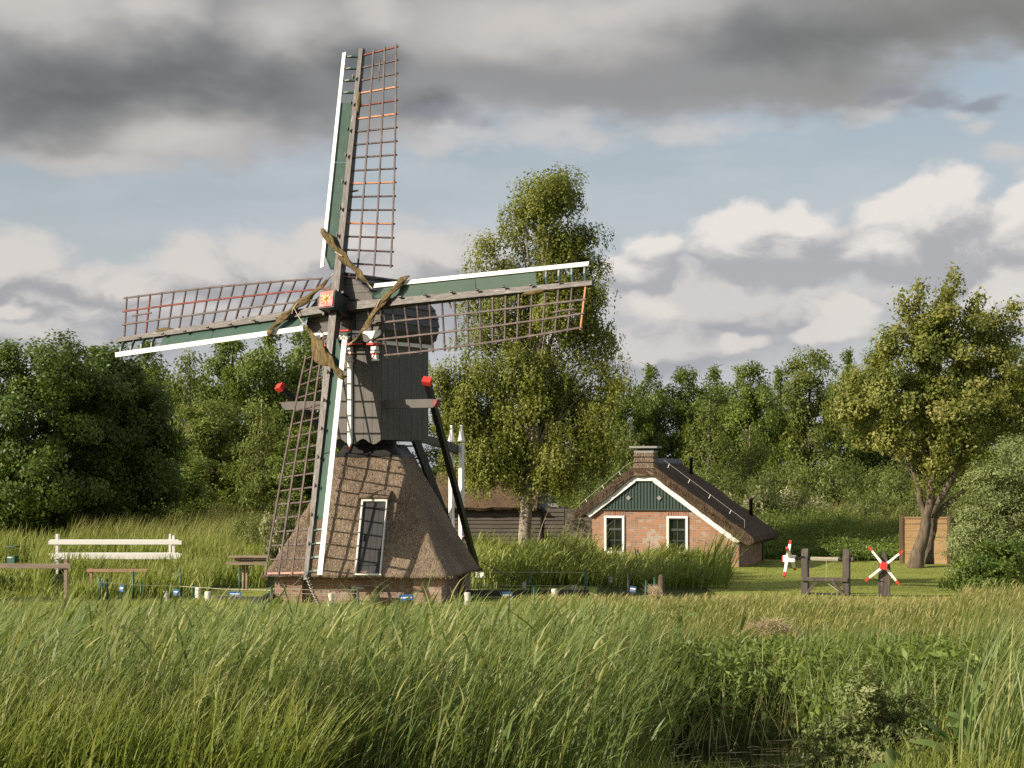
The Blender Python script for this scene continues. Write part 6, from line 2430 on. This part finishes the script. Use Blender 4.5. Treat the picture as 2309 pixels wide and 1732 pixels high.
# big silvery willow at the right edge
Yw = 52.0
make_tree('willow_bush', 'large silvery green willow bush at the right edge, right of the reed screen', 'shrub', None, (PX(2270, Yw), Yw, 0),
          lobes_px(Yw, 2270, [(2290, 1050, 75, 65), (2235, 1090, 60, 60), (2200, 1150, 55, 60), (2270, 1140, 90, 70), (2180, 1220, 50, 55), (2240, 1220, 90, 70), (2320, 1180, 80, 100), (2190, 1290, 60, 45), (2280, 1290, 90, 60)]),
          [[(0, 0, -.1, .10), (.1, 0, .9, .07), (.2, 0, 2.2, .02)], [(-.1, 0, -.1, .07), (-.4, 0, .8, .05), (-.6, 0, 1.6, .02)], [(.1, 0, -.1, .07), (.5, 0, .9, .05), (.9, 0, 1.8, .02)]],
          'leaf_willow', 'bark', 330, 120, .085, 51, .27, 0, 50, .02, .30, surf=.5)
Yg = 47.5
make_tree('bramble_bush', 'dark green bramble at the foot of the silvery willow, right of the lawn', 'shrub', None, (PX(2215, Yg), Yg, 0),
          lobes_px(Yg, 2215, [(2190, 1290, 55, 40), (2250, 1270, 70, 50), (2160, 1325, 40, 25), (2300, 1280, 60, 60), (2230, 1320, 80, 35)]),
          [[(0, 0, -.1, .03), (.1, 0, .5, .015)]], 'leaf_fresh', 'bark', 130, 90, .085, 52, .22, 0, 20, .012, .5, surf=.4, tshift=-.1)

# herb wall behind the lawn
rng = np.random.default_rng(60)
vg = Veg()
C, T = [], []
for i in range(900):
    Y = rng.uniform(65.0, 72.0)
    px = rng.uniform(1650, 2170)
    f = (Y - 65) / 7
    h = (.35 + 1.15 * f) * rng.uniform(.6, 1.15) * (1.0 if px < 1930 else .8)
    n = 85
    X = PX(px, Y)
    zz = rng.uniform(0, 1, n) ** .7 * h
    C.append(np.stack([X + rng.normal(0, .24, n), Y + rng.normal(0, .24, n), zz + .02], -1))
    T.append(np.clip(rng.normal(.52, .2, n) + rng.normal(0, .14) + .1 * np.sin(px * .02), 0, 1))
vg.add(*leaves(rng, np.concatenate(C), .10, .42, .5, None, np.concatenate(T)))
tag(vg.build('herb_bank', M['leaf_fresh']), kind='stuff')
# thicket floor of both woods
rng = np.random.default_rng(61)
vg = Veg()
C, T = [], []
for (pa, pb, Y0, Y1, h, n_) in ((-80, 330, 72, 80, 1.6, 330), (180, 960, 86, 104, 2.6, 600), (1000, 2400, 86, 114, 2.8, 1100)):
    for i in range(n_):
        Y = rng.uniform(Y0, Y1)
        px = rng.uniform(pa, pb)
        n = 70
        hh = h * rng.uniform(.3, 1.0)
        C.append(np.stack([PX(px, Y) + rng.normal(0, .35, n), Y + rng.normal(0, .35, n), rng.uniform(0, hh, n)], -1))
        T.append(np.clip(rng.normal(.4, .2, n) + rng.normal(0, .15), 0, 1))
vg.add(*leaves(rng, np.concatenate(C), .17, .5, .4, None, np.concatenate(T)))
tag(vg.build('undergrowth', M['leaf_alder']), kind='stuff')


# ------------------------------------------------------------------ single plants in front
def dock(px, py_base, Y, h, n, seed, label, mat='dock', lw=.12, ll=.42, spread=.5):
    rng = np.random.default_rng(seed)
    o = thing('broad_leaf_plant', label, 'plant', (PX(px, Y), Y, float(ground_z(PX(px, Y), Y))), 0, 'broad leaved water plants on the bank')
    st = MB()
    st.tube([(0, 0, -.05), (.02, 0, h * .5), (.10, 0, h)], [.012, .010, .005], 6)
    st.build('stem', M['leaf_fresh'], o)
    vg = Veg()
    for i in range(n):
        f = (i + .4) / n
        z = h * (.12 + .80 * f)
        a = rng.uniform(-3.14, 3.14)
        d = np.array([math.cos(a), math.sin(a) * .6, 0])
        up = rng.uniform(.6, 1.2)
        L, W = ll * rng.uniform(.7, 1.1) * (1.05 - .45 * f), lw * rng.uniform(.8, 1.1) * (1.05 - .45 * f)
        K = 6
        p = np.array([.10 * f * f, 0, z])
        th = .35 + spread * rng.uniform(0, 1)
        side = np.array([-d[1], d[0], 0]) / (np.linalg.norm(d[:2]) + 1e-6)
        side = side * .8 + np.array([0, 0, .35 * rng.choice([-1, 1])])
        V = []
        for k_ in range(K + 1):
            t = k_ / K
            w = W * math.sin(math.pi * min(.98, .12 + .86 * t)) ** .8 / 2 * (1 + .10 * math.sin(9 * t + i))
            V += [p - side * w, p + side * w]
            ang = th + 1.0 * t * rng.uniform(.6, 1)
            p = p + (d * math.sin(ang) + np.array([0, 0, math.cos(ang)])) * L / K
        idx = np.arange(K) * 2
        Q = np.stack([idx, idx + 1, idx + 3, idx + 2], -1)
        t0 = float(np.clip(rng.normal(.5, .2), 0, 1))
        vg.add(np.array(V), Q, np.repeat(np.linspace(0, 1, K + 1), 2), np.full(2 * (K + 1), t0))
    vg.build('leaf', M[mat], o)['kind'] = 'stuff'
    return o


dock(1525, 1500, 29.0, 1.02, 9, 1, 'tall dock with upright broad leaves left of the straw mound')
dock(1660, 1500, 28.3, .98, 8, 2, 'tall dock just below the straw mound')
dock(2185, 1640, 21.2, .95, 6, 3, 'pale broad leaf plant at the lower right, large arrow shaped leaf', lw=.20, ll=.5)
dock(2150, 1690, 20.6, .55, 6, 4, 'low broad leaf plant with brownish leaf at the lower right corner', lw=.2, ll=.42, spread=.9)
dock(2020, 1720, 20.4, .40, 5, 5, 'low broad leaf plant beside the water at the bottom', lw=.18, ll=.4, spread=1.0)

Ys = 21.3
make_tree('sallow_sapling', 'pale green sallow sapling with small round leaves beside the pond', 'shrub', None, (PX(1985, Ys), Ys, 0),
          lobes_px(Ys, 1985, [(1950, 1560, 60, 60), (1890, 1650, 70, 55), (2000, 1640, 80, 65), (1850, 1710, 70, 40), (1960, 1700, 90, 45), (2070, 1690, 90, 60), (2060, 1610, 60, 50), (2140, 1710, 70, 45)]),
          [[(0, 0, -.5, .02), (.02, 0, .2, .014), (-.1, 0, .7, .004)], [(0, 0, -.1, .016), (-.2, 0, .3, .01), (-.35, 0, .5, .004)], [(0, 0, -.1, .016), (.2, 0, .3, .01), (.35, 0, .7, .004)]],
          'leaf_sallow', 'bark', 250, 34, .062, 53, .085, 0, 60, .007, .42, surf=.2, zmin=-.25)

rng = np.random.default_rng(71)
vg = Veg()
n = 240
bx_ = rng.uniform(1.0, 3.9, n)
by_ = rng.uniform(21.0, 25.6, n)
kz = (ground_z(bx_, by_) < -.30) & (rng.uniform(0, 1, n) < .40)
base = np.stack([bx_[kz], by_[kz], np.full(kz.sum(), -.352)], -1)
n = len(base)
vg.add(*blades(rng, base, rng.uniform(.12, .5, n), rng.uniform(.012, .035, n), rng.normal(0, .7, n), np.full(n, 1.53), rng.uniform(-.03, .03, n), rng.uniform(.2, 1, n), 3))
tag(vg.build('floating_litter', M['straw']), kind='stuff')

# mound of dry straw on the bank
rng = np.random.default_rng(70)
vg = Veg()
n = 1500
a = rng.uniform(-3.14, 3.14, n)
r = np.sqrt(rng.uniform(0, 1, n))
Yst = 31.5
bx = PX(1737, Yst)
base = np.stack([bx + np.cos(a) * r * .44, Yst + np.sin(a) * r * .3, .30 + .30 * (1 - r ** 2)], -1)
vg.add(*blades(rng, base, rng.uniform(.15, .4, n), rng.uniform(.006, .010, n), rng.uniform(-3.14, 3.14, n), rng.uniform(1.2, 1.8, n), rng.uniform(0, .5, n), rng.uniform(0, 1, n), 3))
o = vg.build('straw_mound', M['straw'])
tag(o, 'mound of dry straw lying on the green bank at the right', 'straw mound')
vg = Veg()
n = 260
base = np.stack([PX(1478, 47) + rng.normal(0, .07, n), 47 + rng.normal(0, .06, n), rng.uniform(0, .12, n)], -1)
vg.add(*blades(rng, base, rng.uniform(.12, .3, n), np.full(n, .008), rng.normal(2.6, .5, n), rng.uniform(.3, .9, n), rng.uniform(.2, .9, n), rng.uniform(0, 1, n), 3))
o = vg.build('straw_tuft', M['straw'])
tag(o, 'small tuft of dry straw leaning against the tree stump', 'straw tuft')
